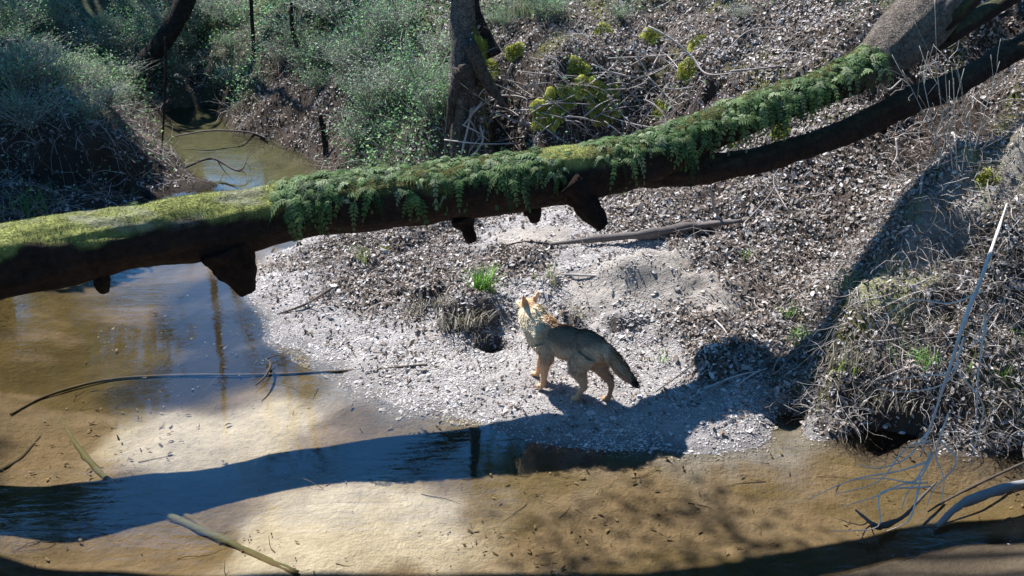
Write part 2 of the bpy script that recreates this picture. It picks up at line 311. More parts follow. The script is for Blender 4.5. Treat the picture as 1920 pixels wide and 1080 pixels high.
def bil(Gd, x, y):
    x = np.asarray(x, float); y = np.asarray(y, float)
    i = np.clip(np.searchsorted(GX, x)-1, 0, len(GX)-2); j = np.clip(np.searchsorted(GY, y)-1, 0, len(GY)-2)
    a = (x-GX[i])/(GX[i+1]-GX[i]); b = (y-GY[j])/(GY[j+1]-GY[j])
    if Gd.ndim == 3: a = a[..., None]; b = b[..., None]
    return (Gd[j, i]*(1-a)+Gd[j, i+1]*a)*(1-b)+(Gd[j+1, i]*(1-a)+Gd[j+1, i+1]*a)*b
def h(x, y): return bil(ZZ, x, y)
gy, gx = np.gradient(ZZ, GY, GX)
def nrm(x, y):
    n = np.stack([-bil(gx, x, y), -bil(gy, x, y), np.ones(np.shape(x))], -1); return n/np.linalg.norm(n, axis=-1)[..., None]
def hit(u, v, t0=4.5):
    r = ray(u, v); t = np.arange(t0, 60, .02); P = np.array([0, 0, H])+t[:, None]*r
    b = np.nonzero(P[:, 2] < h(P[:, 0], P[:, 1]))[0]; return P[b[0]] if len(b) else P[-1]
def project(P):
    d = P-np.array([0, 0, H]); z = d[..., 1]*math.cos(PITCH)-d[..., 2]*math.sin(PITCH); y = d[..., 1]*math.sin(PITCH)+d[..., 2]*math.cos(PITCH)
    return 960+F*d[..., 0]/z, 540-F*y/z, z
slope = np.sqrt(gx**2+gy**2); steep = sstep(.55, 1.3, slope)
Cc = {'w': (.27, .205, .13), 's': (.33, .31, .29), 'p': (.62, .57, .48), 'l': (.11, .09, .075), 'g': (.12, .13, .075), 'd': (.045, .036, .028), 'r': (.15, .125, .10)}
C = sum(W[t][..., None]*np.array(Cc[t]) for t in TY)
soil = np.array([.055, .04, .03]); C = C*(1-steep[..., None]*.8)+soil*steep[..., None]*.8
wet = (1-sstep(.0, .055, ZZ))*sstep(-.01, .005, ZZ); C = C*(1-.45*wet[..., None])
nb = fbm(X*1.1, Y*2.2, None, 4, 60)
under = 1-sstep(-.03, 0, ZZ)
alg = sstep(.02, .35, nb+.25*sstep(7.0, 9.5, Y)*sstep(-1.2, -3, X)+.10)*under*(1-W['p'])
C = C*(1-(alg*(.55+.3*sstep(7, 8.5, Y)))[..., None])+np.array([.13, .10, .035])*(alg*(.55+.3*sstep(7, 8.5, Y)))[..., None]
deep = (1-sstep(-.30, -.08, ZZ)); C = C*(1-.45*deep[..., None])
crest = np.exp(-((X-np.interp(Y, [7.4, 8.2, 9.0], [2.3, 2.9, 3.5]))/.22)**2)*(Y > 7.3)*(Y < 9.3)
mo = sstep(.12, .4, .35*crest+ fbm(X*1.9, Y*1.9, None, 4, 90))*np.clip(W['d']+.7*W['l']*sstep(10.2, 11.2, Y)+.6*W['r'], 0, 1)*land*(X > -.6)*(Y < 14.5)
C = C*(1-.75*mo[..., None])+np.array([.13, .14, .02])*mo[..., None]*.75
gr = W['g']*sstep(-.2, .3, fbm(X*1.3, Y*1.3, None, 4, 44)); C = C*(1-.5*gr[..., None])+np.array([.05, .085, .03])*gr[..., None]*.5
def patch(u, v, z, rx, ry, soft=.5):
    c_ = atz(u, v, z); r_ = np.sqrt(((X-c_[0])/rx)**2+((Y-c_[1])/ry)**2)+.45*fbm(X*1.6, Y*1.6, None, 4, 303); return 1-sstep(soft, 1, r_)
refl_dark = np.clip(patch(400,560,-.1,.75,1.3)+patch(530,650,-.1,1.0,.8)+patch(330,700,-.1,.7,.7), 0, 1)*under; C = C*(1-.75*refl_dark[..., None])  # bed colour darkened here so the blue sky reflection stands out
pond = sstep(12.5, 13.5, Y)*under; C = C*(1-pond[..., None])+np.array([.12, .125, .075])*pond[..., None]
mud = (1-sstep(6.3, 6.8, Y))*sstep(-.03, -.01, ZZ); C = C*(1-.58*mud[..., None])
bare = np.clip(patch(1215,515,.6,.98,.52)+patch(1000,440,.55,.5,.30)+patch(1330,560,.5,.3,.2), 0, 1)
C = C*(1-bare[..., None])+np.array([.36, .325, .28])*bare[..., None]*(1+.35*fbm(X*6, Y*6, None, 4, 307))[..., None]
CR = np.array([atz(u_, v_, mound_z(u_, v_))[:2] for u_, v_ in ((1650,560),(1700,490),(1740,430),(1790,380),(1850,330),(1930,300))])
cd = np.full(X.shape, 9.)
for a_, b_ in zip(CR[:-1], CR[1:]):
    e_ = b_-a_; P_ = np.stack([X, Y], -1)-a_; t_ = np.clip((P_@e_)/(e_@e_), 0, 1); cd = np.minimum(cd, np.linalg.norm(P_-t_[..., None]*e_, axis=-1))
shoulder = 1-sstep(.12, .30, cd+.12*fbm(X*4, Y*4, None, 3, 304)); C = C*(1-.85*shoulder[..., None])+np.array([.30, .28, .245])*.85*shoulder[..., None]
smo = shoulder*sstep(-.05, .2, fbm(X*3, Y*3, None, 4, 305)); C = C*(1-.7*smo[..., None])+np.array([.27, .28, .09])*.7*smo[..., None]
BARE = np.clip(bare*(.93-.35*sstep(-.1, .3, fbm(X*5, Y*5, None, 3, 306)))+shoulder*.5, 0, 1); 
nr, nc = XX.shape; i = np.arange(nr-1)[:, None]*nc; j = np.arange(nc-1)[None]
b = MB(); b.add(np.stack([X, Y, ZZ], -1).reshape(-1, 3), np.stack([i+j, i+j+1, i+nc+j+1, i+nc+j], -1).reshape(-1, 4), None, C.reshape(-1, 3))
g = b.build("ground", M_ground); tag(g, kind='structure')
wb = MB(); wv = []
xs = np.linspace(-7, 7, 29); ys = np.linspace(-2, 21, 47); wx, wy = np.meshgrid(xs, ys); n2 = len(xs)
i = np.arange(len(ys)-1)[:, None]*n2; j = np.arange(n2-1)[None]
wb.add(np.stack([wx, wy, 0*wx], -1).reshape(-1, 3), np.stack([i+j, i+j+1, i+n2+j+1, i+n2+j], -1).reshape(-1, 4), None, (.2, .2, .2))
wtr = wb.build("stream_water", M_water); tag(wtr, kind='structure')

# ------------------------------------------------------------ scattering
def frames(x, y, tilt, rngl=rng):
    n = nrm(x, y)+tilt*rngl.normal(size=(len(x), 3)); n /= np.linalg.norm(n, axis=1)[:, None]
    a = rngl.normal(size=(len(x), 3)); t = np.cross(n, a); t /= np.linalg.norm(t, axis=1)[:, None]; return t, np.cross(n, t), n
def sample(n, dens, xr, yr):
    x = rng.uniform(*xr, n); y = rng.uniform(*yr, n); p = dens(x, y)*(1-bil(BARE, x, y)); k = rng.random(n) < p
    x, y = x[k], y[k]; z = h(x, y); u, v, d = project(np.stack([x, y, z], -1)); k = (u > -260) & (u < 2180) & (v > -140) & (v < 1220)
    return x[k], y[k], z[k]
def tw(x, y): return bil(TW, x, y)
def wt(x, y, s): T = tw(x, y); return sum(T[..., TY.index(c)]*k for c, k in s.items())
def leaves_mesh(mb, x, y, z, size, col, tilt=.35, asp=.45):
    T, B, N = frames(x, y, tilt); s = size[:, None]; c = rng.normal(.12, .22, len(x))[:, None]*s
    o = np.stack([x, y, z], -1)+N*(.012+.4*s*rng.random((len(x), 1))*tilt)
    P = [o-T*s*.5+N*c, o-T*s*.15+B*s*asp*.5, o+T*s*.25+B*s*asp*.4+N*c*.3, o+T*s*.5+N*c, o+T*s*.25-B*s*asp*.4+N*c*.3, o-T*s*.15-B*s*asp*.5]
    V = np.stack(P, 1); V[:, [1, 2, 4, 5]] += (N*s*rng.normal(.0, .16, (len(x), 1)))[:, None]
    mb.batch(V, [[0, 1, 2, 5], [5, 2, 3, 4]], None, col)
def pick(n, cols, var=.15):
    c = np.array(cols)[rng.integers(0, len(cols), n)]; return np.clip(c*(1+var*rng.normal(size=(n, 1))), .005, .9)
LEAFC = [(.38,.35,.32),(.52,.49,.46),(.30,.26,.22),(.17,.13,.10),(.43,.40,.37),(.24,.20,.165),(.13,.10,.075),(.20,.155,.115)]
x, y, z = sample(680000, lambda x, y: np.clip(wt(x, y, {'l': 1.0, 'r': .75, 'd': .16, 'g': .4, 's': .10, 'p': .03})*(.45+.55*sstep(-.25, .15, fbm(x*2.2, y*2.2, None, 3, 12))), 0, 1)*(h(x, y) > .03)*np.where(y > 13, .45, 1), (-6.4, 7), (5.5, 19))
lb = MB(); leaves_mesh(lb, x, y, z, rng.uniform(.016, .06, len(x))*(1+.6*(rng.random(len(x)) > .93)), pick(len(x), LEAFC, .2), .55); print("leaves", len(x))
tag(lb.build("leaf_litter", M_leaf, smooth=False), "pale dry fallen leaves strewn over the slopes and banks", "leaves", kind='stuff')
# gravel: small stones on the bar
def pebbles(mb, x, y, z, r, col, flat=.45):
    n = len(x); dirs = np.array([[1,0,0],[.3,1,0],[-.9,.4,0],[-.6,-.8,0],[.5,-.85,0],[0,0,1.],[.1,.05,-1]])
    q = dirs[None]*r[:, None, None]*rng.uniform(.6, 1.25, (n, 7, 1)); a = rng.uniform(0, 6.28, n); ca, sa = np.cos(a)[:, None], np.sin(a)[:, None]
    qx = q[..., 0]*ca-q[..., 1]*sa*.7; qy = q[..., 0]*sa+q[..., 1]*ca*.7; qz = q[..., 2]*flat+(qx*rng.normal(0, .25, (n, 1)))
    V = np.stack([qx, qy, qz], -1)+np.stack([x, y, z+r*.15], -1)[:, None]
    f = [[k, (k+1) % 5, 5] for k in range(5)]+[[(k+1) % 5, k, 6] for k in range(5)]
    mb.batch(V, None, f, col)
x, y, z = sample(300000, lambda x, y: np.clip(wt(x, y, {'s': 1.0, 'p': .10, 'r': .08})*(.3+.7*sstep(-.2, .2, fbm(x*2.5, y*2.5, None, 3, 15))), 0, 1)*(h(x, y) > -.02), (-3.5, 4), (5, 12))
GC = [(.46,.44,.42),(.54,.52,.50),(.38,.36,.34),(.26,.23,.21),(.48,.44,.40)]
pb = MB(); pebbles(pb, x, y, z, rng.uniform(.005, .015, len(x))*(1+1.4*(rng.random(len(x)) > .97)), pick(len(x), GC, .1)); print("gravel", len(x))
tag(pb.build("gravel", M_stone, smooth=False), "pale gravel of tiny stones on the stream bar", "gravel", kind='stuff')
# thin strands (twigs, roots, dead grass): ribbons of crossed quads as 3-sided tubes
def strands(mb, x, y, z, L, rad, col, droop=0., lift=.5, seg=5, wig=.3, downhill=0.):
    n = len(x); a = rng.uniform(0, 2*np.pi, n); d = np.stack([np.cos(a), np.sin(a), rng.normal(lift, .3, n)], -1)
    if downhill:
        N = nrm(x, y); d = d*(1-downhill)+np.stack([N[:, 0], N[:, 1], -.8*(1-N[:, 2])], -1)*2.2*downhill+.25*rng.normal(size=(n, 3))*downhill
    d /= np.linalg.norm(d, axis=1)[:, None]
    P = [np.stack([x, y, z], -1)]; st = (L/seg)[:, None]
    for k in range(seg):
        d = d+wig*rng.normal(size=(n, 3)); d[:, 2] -= droop; d /= np.linalg.norm(d, axis=1)[:, None]; q = P[-1]+d*st
        q[:, 2] = np.maximum(q[:, 2], h(q[:, 0], q[:, 1])+.005); P.append(q)
    P = np.stack(P, 1); T = np.gradient(P, axis=1); S1 = np.cross(T, rng.normal(size=(n, 1, 3))); S1 /= np.linalg.norm(S1, axis=-1)[..., None]+1e-9
    S2 = np.cross(T, S1); S2 /= np.linalg.norm(S2, axis=-1)[..., None]+1e-9
    tap = np.linspace(1, .35, seg+1)[None, :, None]*rad[:, None, None]
    V = np.stack([P+S1*tap, P-.5*S1*tap+.87*S2*tap, P-.5*S1*tap-.87*S2*tap], 2).reshape(n, -1, 3)
    f = [[k*3+j, k*3+(j+1) % 3, k*3+3+(j+1) % 3, k*3+3+j] for k in range(seg) for j in range(3)]
    mb.batch(V, f, None, col)
# bits of bark, leaf and twig lying on the stream bed
x, y, z = sample(6500, lambda x, y: (.15+.85*sstep(0, .3, fbm(x*1.2, y*1.2, None, 3, 19)))*(h(x, y) < -.015), (-4, 5), (4.8, 10.5))
db = MB(); leaves_mesh(db, x, y, z, rng.uniform(.008, .05, len(x))*rng.choice([.4, .7, 1.3], len(x)), pick(len(x), [(.10,.07,.03),(.06,.045,.03),(.14,.10,.05),(.30,.24,.14)]), .08, .35)
x, y, z = sample(420, lambda x, y: .5*(h(x, y) < -.03), (-4, 4.5), (4.9, 9.5))
strands(db, x, y, z+.004, rng.uniform(.08, .38, len(x)), rng.uniform(.0015, .004, len(x)), pick(len(x), [(.07,.05,.03),(.11,.08,.045),(.16,.12,.07)]), .1, .05, 5, .2)
tag(db.build("stream_bed_debris", M_leaf, smooth=False), "dark scraps of leaf and bark lying on the sandy stream bed", "debris", kind='stuff')

x, y, z = sample(60000, lambda x, y: np.clip(wt(x, y, {'r': 1.0}), 0, 1)*.30*(h(x, y) > .04), (1.2, 6), (5.5, 10.5))
rb = MB(); strands(rb, x, y, z+.02, rng.uniform(.10, .36, len(x)), rng.uniform(.0014, .004, len(x)), pick(len(x), [(.36,.33,.30),(.24,.21,.18),(.46,.43,.39),(.12,.10,.08)]), .12, .5, 5, .3, .35)
print("mound strands", len(x))
tag(rb.build("dead_grass_and_rootlets", M_twig), "tangle of dead grass and fine rootlets draping the right mound", "dead grass", kind='stuff')
x, y, z = sample(90000, lambda x, y: np.clip(wt(x, y, {'l': .12, 'd': .75, 'g': .30, 's': .012}), 0, 1)*.6*(h(x, y) > .04)*np.where(y > 14, .8, 1), (-6.4, 7), (6, 19))
rb = MB(); strands(rb, x, y, z+.01, rng.uniform(.10, .5, len(x)), rng.uniform(.0016, .005, len(x)), pick(len(x), [(.38,.34,.31),(.28,.24,.21),(.46,.42,.39),(.12,.09,.07)]), .05, .4, 5, .25)
print("twigs", len(x))
tag(rb.build("fallen_twigs", M_twig), "fine bare twigs scattered thickly over the banks", "twigs", kind='stuff')
# low undergrowth on the shaded slopes behind
def tiny_leaves(mb, P, s, col, asp=.55):
    n = len(P); N = rng.normal(size=(n, 3))+[0, 0, .9]; N /= np.linalg.norm(N, axis=1)[:, None]
    T = np.cross(N, rng.normal(size=(n, 3))); T /= np.linalg.norm(T, axis=1)[:, None]; B = np.cross(N, T); s = s[:, None]
    mb.batch(np.stack([P-T*s*.5, P+B*s*asp*.5, P+T*s*.5, P-B*s*asp*.5], 1), [[0, 1, 2, 3]], None, col)
GRN = [(.16,.34,.12),(.25,.45,.17),(.12,.26,.12),(.34,.48,.24),(.20,.40,.22)]
x, y, z = sample(210000, lambda x, y: np.clip(wt(x, y, {'g': 1, 'd': .12})*(.25+.75*sstep(-.2, .25, fbm(x*1.1, y*1.1, None, 4, 44))), 0, 1)*.55*(h(x, y) > .08), (-7, 5), (11, 19.9))
ub = MB(); st = rng.uniform(.02, .45, len(x))**1.2
tiny_leaves(ub, np.stack([x+rng.normal(0, .05, len(x)), y+rng.normal(0, .05, len(x)), z+st], -1), rng.uniform(.025, .06, len(x)), pick(len(x), GRN, .25))
k = rng.random(len(x)) < .22; strands(ub, x[k], y[k], z[k], st[k]+.12, np.full(k.sum(), .0025), pick(k.sum(), [(.14,.12,.09),(.24,.23,.19)]), 0, 1.6, 3, .2)
print("undergrowth", len(x))
tag(ub.build("undergrowth", M_green, smooth=False), "low green undergrowth covering the slopes behind the stream", "undergrowth", kind='stuff')

# moss cushions on the back bank
MOSSC = [(.34,.35,.06),(.24,.27,.05),(.42,.42,.11),(.15,.18,.04)]
def moss_tufts(mb, P, N, n, size, cols=MOSSC, spread=None):
    k = rng.integers(0, len(P), n); c = P[k]; nn = N[k]
    d = nn+.7*rng.normal(size=(n, 3)); d /= np.linalg.norm(d, axis=1)[:, None]; s = rng.uniform(.6, 1.3, (n, 1))*size
    t = np.cross(d, rng.normal(size=(n, 3))); t /= np.linalg.norm(t, axis=1)[:, None]
    j = rng.normal(size=(n, 3))*(spread or size); o = c+j-nn*(j*nn).sum(1)[:, None]
    mb.batch(np.stack([o-t*s*.22, o+t*s*.22, o+d*s], 1), None, [[0, 1, 2]], pick(n, cols, .2))
moss_spots = [(1140,200,.20,.34),(1100,165,.13,.22),(1050,195,.16,.22),(1020,215,.13,.18),(1125,215,.16,.16),(900,95,.14,.28),(915,130,.12,.2),(1240,210,.12,.15),(1375,262,.10,.10),(1465,250,.08,.07),
              (1290,130,.12,.12),(1225,70,.1,.12),(1310,80,.1,.1),(1850,345,.05,.06),(965,95,.1,.08),(1130,60,.08,.12),(1390,205,.12,.08),(1080,130,.1,.1)]
MOSSL = ["largest bright moss cushion, in the middle of the back bank below the crossed sticks", "moss cushion on the bank just above the largest one", "moss cushion left of the largest one, among hanging roots", "lower left moss cushion over the dark root hollow",
 "low moss cushion just above the fallen trunk's ferns", "upper moss on the flared foot of the tall grey trunk", "lower moss on the flared foot of the tall grey trunk", "small moss cushion right of the crossed sticks, near the fallen trunk", "bright moss cushion seen between trunk and limb, the left one", "bright moss cushion seen between trunk and limb, the right one",
 "moss patch behind the crossed sticks at the bank's lip", "moss patch high above the crossed sticks", "moss patch right of the long bowed stick", "moss high on the right mound near its top", 
 "small moss patch between the tall trunk and the root hollow", "moss patch at the top of the bank left of the sticks", "moss patch close above the fallen trunk's rising stretch", "moss patch on the bank's edge over the largest cushion"]
for q, (u, v, rx, rz) in enumerate(moss_spots):
    c = hit(u, v); n = 220; a = rng.uniform(0, 6.28, n); rr = np.sqrt(rng.random(n)); mb = MB()
    # overlapping low domes hugging the bank, covered in short tufts
    N0 = nrm(np.array([c[0]]), np.array([c[1]]))[0]; N0 = N0+np.array([0, -.25, .1]); N0 /= np.linalg.norm(N0)
    ux = np.cross(N0, [0, 1, 0]); ux /= np.linalg.norm(ux); uy = np.cross(N0, ux); VV = []; NN = []
    for k in range(38):
        al = rng.uniform(0, 6.28); rr_ = math.sqrt(rng.random())*.85; rd = rng.uniform(.02, .07)
        cc = c+ux*math.cos(al)*rx*rr_+uy*math.sin(al)*rz*rr_; cc = cc*.4+.6*np.array([cc[0], cc[1], float(h(cc[:1], cc[1:2])[0])]) if abs(float(h(cc[:1], cc[1:2])[0])-cc[2]) < .3 else cc
        V = []; ring = [(t, 2*math.pi*a_/14) for t in np.linspace(.02, 1, 7) for a_ in range(14)]
        for t, a_ in ring: V.append(cc+(ux*math.cos(a_)+uy*math.sin(a_))*rd*1.25*t*(1+.3*vnoise(math.cos(a_)*2+k, math.sin(a_)*2+q, 0.))+N0*(rd*.42*math.sqrt(max(0, 1-t*t))-.008))
        V = np.array(V); f = [[a_*14+b_, a_*14+(b_+1) % 14, (a_+1)*14+(b_+1) % 14, (a_+1)*14+b_] for a_ in range(6) for b_ in range(14)]
        mb.add(V, f, None, pick(len(V), MOSSC[:3], .15)); nn_ = V-cc; nn_ = nn_/(np.linalg.norm(nn_, axis=1)[:, None]+1e-6)+N0*.5; VV.append(V); NN.append(nn_)
    moss_tufts(mb, np.vstack(VV), np.vstack(NN), 7000, .016, spread=.014)
    o = mb.build("moss_cushion", M_moss, smooth=False)
    tag(o, MOSSL[q], "moss", "moss cushions on the banks")

# ------------------------------------------------------------ the fallen tree
AX = [(-5.911,6.703,1.227,0.310),(-4.822,7.076,1.312,0.289),(-3.708,7.394,1.426,0.264),(-2.983,7.556,1.483,0.234),(-2.244,7.784,1.543,0.240),(-1.474,7.954,1.634,0.239),(-0.660,8.070,1.705,0.227),(0.167,8.147,1.791,0.214),(1.033,8.603,1.817,0.208),(1.940,8.930,2.090,0.150),(2.840,9.150,2.370,0.160),(3.420,9.600,2.660,0.242),(3.950,10.100,3.050,0.252),(4.600,10.700,3.750,0.223)]
tree = empty("fallen_tree", (AX[0][0], AX[0][1], 0)); tag(tree, "mossy fallen tree bridging the stream with ferns along its top", "fallen tree")
LOGP = {}
def wood(name, pts, parent, sides=28, n=14, rough=.10, seed=3, mossy=1., bark=(.055,.034,.024), top=(.32,.34,.10), tuft=0, grey=None):
    P4 = crom(np.array(pts, float), n); P = P4[:, :3]; R = P4[:, 3]; m = MB(); m.tube(P, R, sides, bark, True, rough, seed)
    V = m.v[0]; c = m.c[0].copy(); nn = len(P); ctr = np.vstack([np.repeat(P, sides, 0), P[:1], P[-1:]]); N = V-ctr; N /= np.linalg.norm(N, axis=1)[:, None]+1e-9
    k = sstep(.36, .62, N[:, 2]+.45*fbm(V[:, 0]*5, V[:, 1]*5, V[:, 2]*5, 3, 6))*mossy; c = c*(1-k[:, None])+np.array(top)*k[:, None]
    if grey is not None:
        gk = grey(V); c = c*(1-gk[:, None])+np.array([.23, .195, .16])*gk[:, None]; k = k*(1-gk)
    if name == 'trunk' and parent is tree:
        fz = (sstep(-1.75, -1.55, V[:, 0])-sstep(.15, .3, V[:, 0])+sstep(.5, .7, V[:, 0]))*.75
        c = c*(1-(fz*k)[:, None])+np.array([.05, .05, .022])*(fz*k)[:, None]
        pale = sstep(.16, .42, fbm(V[:, 0]*3, V[:, 1]*9, V[:, 2]*9, 3, 61)+.30*sstep(.85, .98, N[:, 2]))*(V[:, 0] < -1.4)*sstep(.35, .6, N[:, 2]); c = c*(1-.6*pale[:, None])+np.array([.36, .35, .27])*.6*pale[:, None]; k = k*(1-pale*.8)*(1-.6*fz)  # pale bark patches, heaviest on top as a painted highlight
    m.c[0] = c*(1+.35*fbm(V[:, 0]*7, V[:, 1]*7, V[:, 2]*7, 3, 8))[:, None]
    o = m.build(name, M_bark, parent); LOGP[name+str(seed)] = (P, R)
    if parent is not None: o.matrix_parent_inverse = Matrix.Translation(-parent.location)
    if tuft:
        m2 = MB(); s = np.nonzero((k > .5) & (N[:, 2] > .1))[0]; moss_tufts(m2, V[s], N[s], tuft, .011, [(.30,.33,.09),(.40,.42,.17),(.20,.24,.06),(.48,.48,.28)], .012)
        oo = m2.build("moss", M_moss, o, False)
        oo["kind"] = 'stuff'
    return o, P, R
trunk, TP, TR = wood("trunk", AX, tree, 64, 30, .12, 3, 1, tuft=30000, grey=lambda V: sstep(2.75, 3.0, V[:, 0]+.1*fbm(V[:, 0]*4, V[:, 1]*4, V[:, 2]*4, 3)))
L1 = [tuple(p) for p in ((.95,8.72,1.72,.17),(1.45,8.8,1.66,.125),(2.0,8.88,1.71,.11),(2.41,8.95,1.81,.105),(2.95,9.1,1.96,.105),(3.38,9.26,2.12,.115),(3.9,9.6,2.20,.11),(4.36,10.05,2.27,.11),(5.2,10.7,2.5,.09))]
wood("limb", L1, tree, 40, 20, .13, 5, .25, bark=(.06,.038,.028), top=(.14,.14,.07))
L2 = [(2.85,9.15,2.33,.13),(3.3,9.5,2.46,.095),(3.75,9.85,2.52,.10),(4.3,10.3,2.66,.085),(4.9,10.8,2.86,.08)]
wood("limb", L2, tree, 20, 8, .14, 9, .6, top=(.15,.17,.09))
L3 = [(3.35,9.6,2.62,.10),(3.75,9.62,2.74,.08),(4.05,9.8,2.95,.065),(4.3,10.0,3.3,.05)]
wood("limb", L3, tree, 16, 6, .12, 11, .2)
for q, (pts) in enumerate([((3.5,9.5,2.5,.04),(3.62,9.6,2.65,.035),(3.75,9.7,2.85,.03)), ((3.85,9.75,2.55,.03),(3.9,9.78,2.72,.025),(3.98,9.8,2.9,.02))]):
    wood("branch", pts, tree, 10, 5, .1, 20+q, .1)
# broken branch stubs under the trunk
def stub(uv, d, rad, seed):
    P = [np.append(aty(u, v, d), r) for (u, v), r in zip(uv, rad)]; wood("branch_stub", P, tree, 26, 12, .42, seed, .0, bark=(.035,.022,.016))
stub([(425,460),(448,508),(468,548)], 7.72, (.17,.105,.055), 31)
stub([(186,510),(192,534),(196,549)], 7.5, (.07,.05,.032), 32)
stub([(868,405),(878,430),(884,453)], 8.05, (.09,.055,.036), 33)
stub([(985,375),(999,398),(1003,416)], 8.15, (.08,.05,.03), 34)
stub([(1060,335),(1100,382),(1131,424)], 8.15, (.17,.10,.045), 35)
stub([(1640,215),(1652,236),(1658,250)], 9.2, (.05,.035,.02), 38)
# root plate at the left end, out on the bank
for q in range(14):
    a = q/14*6.28; c = np.array(AX[0][:3]); e = np.array([-.5-.3*random.random(), .9*math.cos(a), .9*math.sin(a)])
    wood("root", [tuple(c+e*t+np.array([0, 0, -.1*t]))+(.13*(1-t)+.025,) for t in (0, .3, .65, 1., 1.3)], tree, 10, 4, .2, 50+q, .1)

# ferns along the trunk
def fern_variant(seed, n=13):
    r = np.random.default_rng(seed); m = MB(); V4 = []; cols = []
    for q in range(n):
        a = r.uniform(0, 6.28); L = r.uniform(.11, .22); up = r.uniform(-.1, .8); d = np.array([math.cos(a), math.sin(a), 0])
        t = np.linspace(0, 1, 11); P = d[None]*(t*L)[:, None]*r.uniform(.7, 1)+np.array([0, 0, 1])*((up*t-1.35*t**2.2)*L)[:, None]+r.normal(0, .03, 3)*[1, 1, .3]
        side = np.cross(d, [0, 0, 1]); c = np.array([(.05,.10,.03),(.08,.15,.045),(.15,.21,.08),(.03,.06,.02),(.26,.31,.17),(.06,.12,.035),(.10,.17,.06),(.20,.26,.12),(.04,.08,.025),(.09,.15,.05)][r.integers(0, 10)])*r.uniform(.7, 1.4)
        for k in range(1, 11):
            wl = L*.20*math.sin(math.pi*(.22+.76*k/11))*r.uniform(.6, 1.2)
            for s in (-1, 1):
                p0 = P[k-1]; p1 = P[k]; tip = (p0+p1)/2+side*s*wl+d*.25*wl+[0, 0, -.25*wl]
                V4.append([p0, (p0*.3+p1*.7)+side*s*wl*.1, tip, p0+side*s*wl*.45-d*.05*wl]); cols.append(c)
    m.batch(np.array(V4), [[0, 1, 2, 3]], None, np.array(cols)); return m
fern_src = []
for q in range(7): fern_src.append(fern_variant(100+q, 12+q % 3*3))
ferns = []
fern_objs = []
def rim(s, ang):   # point on the trunk at arc fraction s and angle from straight up toward the camera side
    i = min(int(s), len(TP)-2); f = s-i; c = TP[i]*(1-f)+TP[i+1]*f; r = TR[i]*(1-f)+TR[i+1]*f; T = TP[i+1]-TP[i]; T /= np.linalg.norm(T)
    side = np.cross(T, [0, 0, 1.]); side /= np.linalg.norm(side); upv = np.cross(side, T)
    n = upv*math.cos(ang)+side*math.sin(ang); return c+n*r*.97, n
tu = np.array([project(p)[0] for p in TP])
def s_of(u): k = np.nonzero(tu > u)[0][0]; return k-1+(u-tu[k-1])/(tu[k]-tu[k-1])
spots = [rng.uniform(525, 1000) for _ in range(145)]+[rng.uniform(1100, 1630) for _ in range(138)]+[rng.uniform(1000, 1100) for _ in range(4)]
for q, u in enumerate(spots):
    ang = rng.normal(.3, .6) if q % 2 else rng.uniform(.3, 1.15); p, n = rim(s_of(u), ang)
    if q < 7:
        o = fern_src[q].build("fern", M_green, None, False); fern_objs.append(o)
    else:
        o = fern_objs[q % 7].copy(); COL.objects.link(o)
    tag(o, ("green fern", "dark green fern", "pale tipped fern", "yellowing fern", "short bright fern", "long drooping fern", "ragged fern")[int(q) % 7]+(" on the trunk's low stretch left of the bare moss gap" if u < 1050 else " on the trunk's rising stretch towards the grey bark"), "fern", "ferns growing along the fallen trunk")
    o.location = tuple(p); o.rotation_mode = 'QUATERNION'
    o.rotation_quaternion = Vector((n*.6+np.array([0, 0, .5])).tolist()).to_track_quat('Z', 'Y') @ Matrix.Rotation(rng.uniform(0, 6.28), 3, 'Z').to_quaternion()
    sc = rng.uniform(.6, 1.25); o.scale = (sc, sc, sc)
for u, lab, cc in ((288, "yellow green fern sprig on the mossy trunk, the one nearer the left bank", 1.1), (352, "pale green fern sprig on the mossy trunk close to the pond", 1.2)):
    p, n = rim(s_of(u), -.6); o = fern_variant(int(u), 9).build("fern", M_green, None, False); tag(o, lab, "fern"); o.location = tuple(p); o.scale = (cc, cc, cc)

# ------------------------------------------------------------ standing trees
def to_world(uvd, r): return np.append(aty(*uvd), r)
def standing_tree(name, label, base, pts, sides=20, crown=None, bark=(.12,.10,.085), moss=.0, group=None, limbs=5, seed=1, leafn=1500, lsize=.11, top=(.16,.16,.04), rough=.08):
    t = empty(name, base); tag(t, label, "tree", group)
    o, P, R = wood("trunk", pts, t, sides, 8, rough, seed, moss, bark=bark, top=top)
    if crown is not None:
        r = np.random.default_rng(seed); cc, cr, hh = np.array(crown[0]), crown[1], crown[2]; Lf = MB()
        for q in range(limbs):
            s0 = P[int(len(P)*r.uniform(.45, .95))]; e = cc+r.normal(size=3)*[cr*.5, cr*.5, hh*.4]; mid = (s0+e)/2+[0, 0, .5]
            wood("limb", [tuple(s0)+(R[-1]*.55+.03,), tuple(mid)+(.05,), tuple(e)+(.015,)], t, 7, 5, .05, seed+q+1, 0, bark=bark)
        ncl = 46; cl = r.normal(size=(ncl, 3)); cl /= np.linalg.norm(cl, axis=1)[:, None]; cl *= r.uniform(.35, 1, (ncl, 1))**.5; cl = cc+cl*[cr, cr, hh]
        k = r.integers(0, ncl, leafn); Pp = cl[k]+r.normal(size=(leafn, 3))*cr*.16
        tiny_leaves(Lf, Pp, r.uniform(.6, 1.3, leafn)*lsize, pick(leafn, [(.05,.09,.03),(.08,.13,.04),(.11,.17,.06)], .2))
        f = Lf.build("crown", M_green, t, False); f.matrix_parent_inverse = Matrix.Translation(-t.location)
    return t
b0 = hit(243, 160)
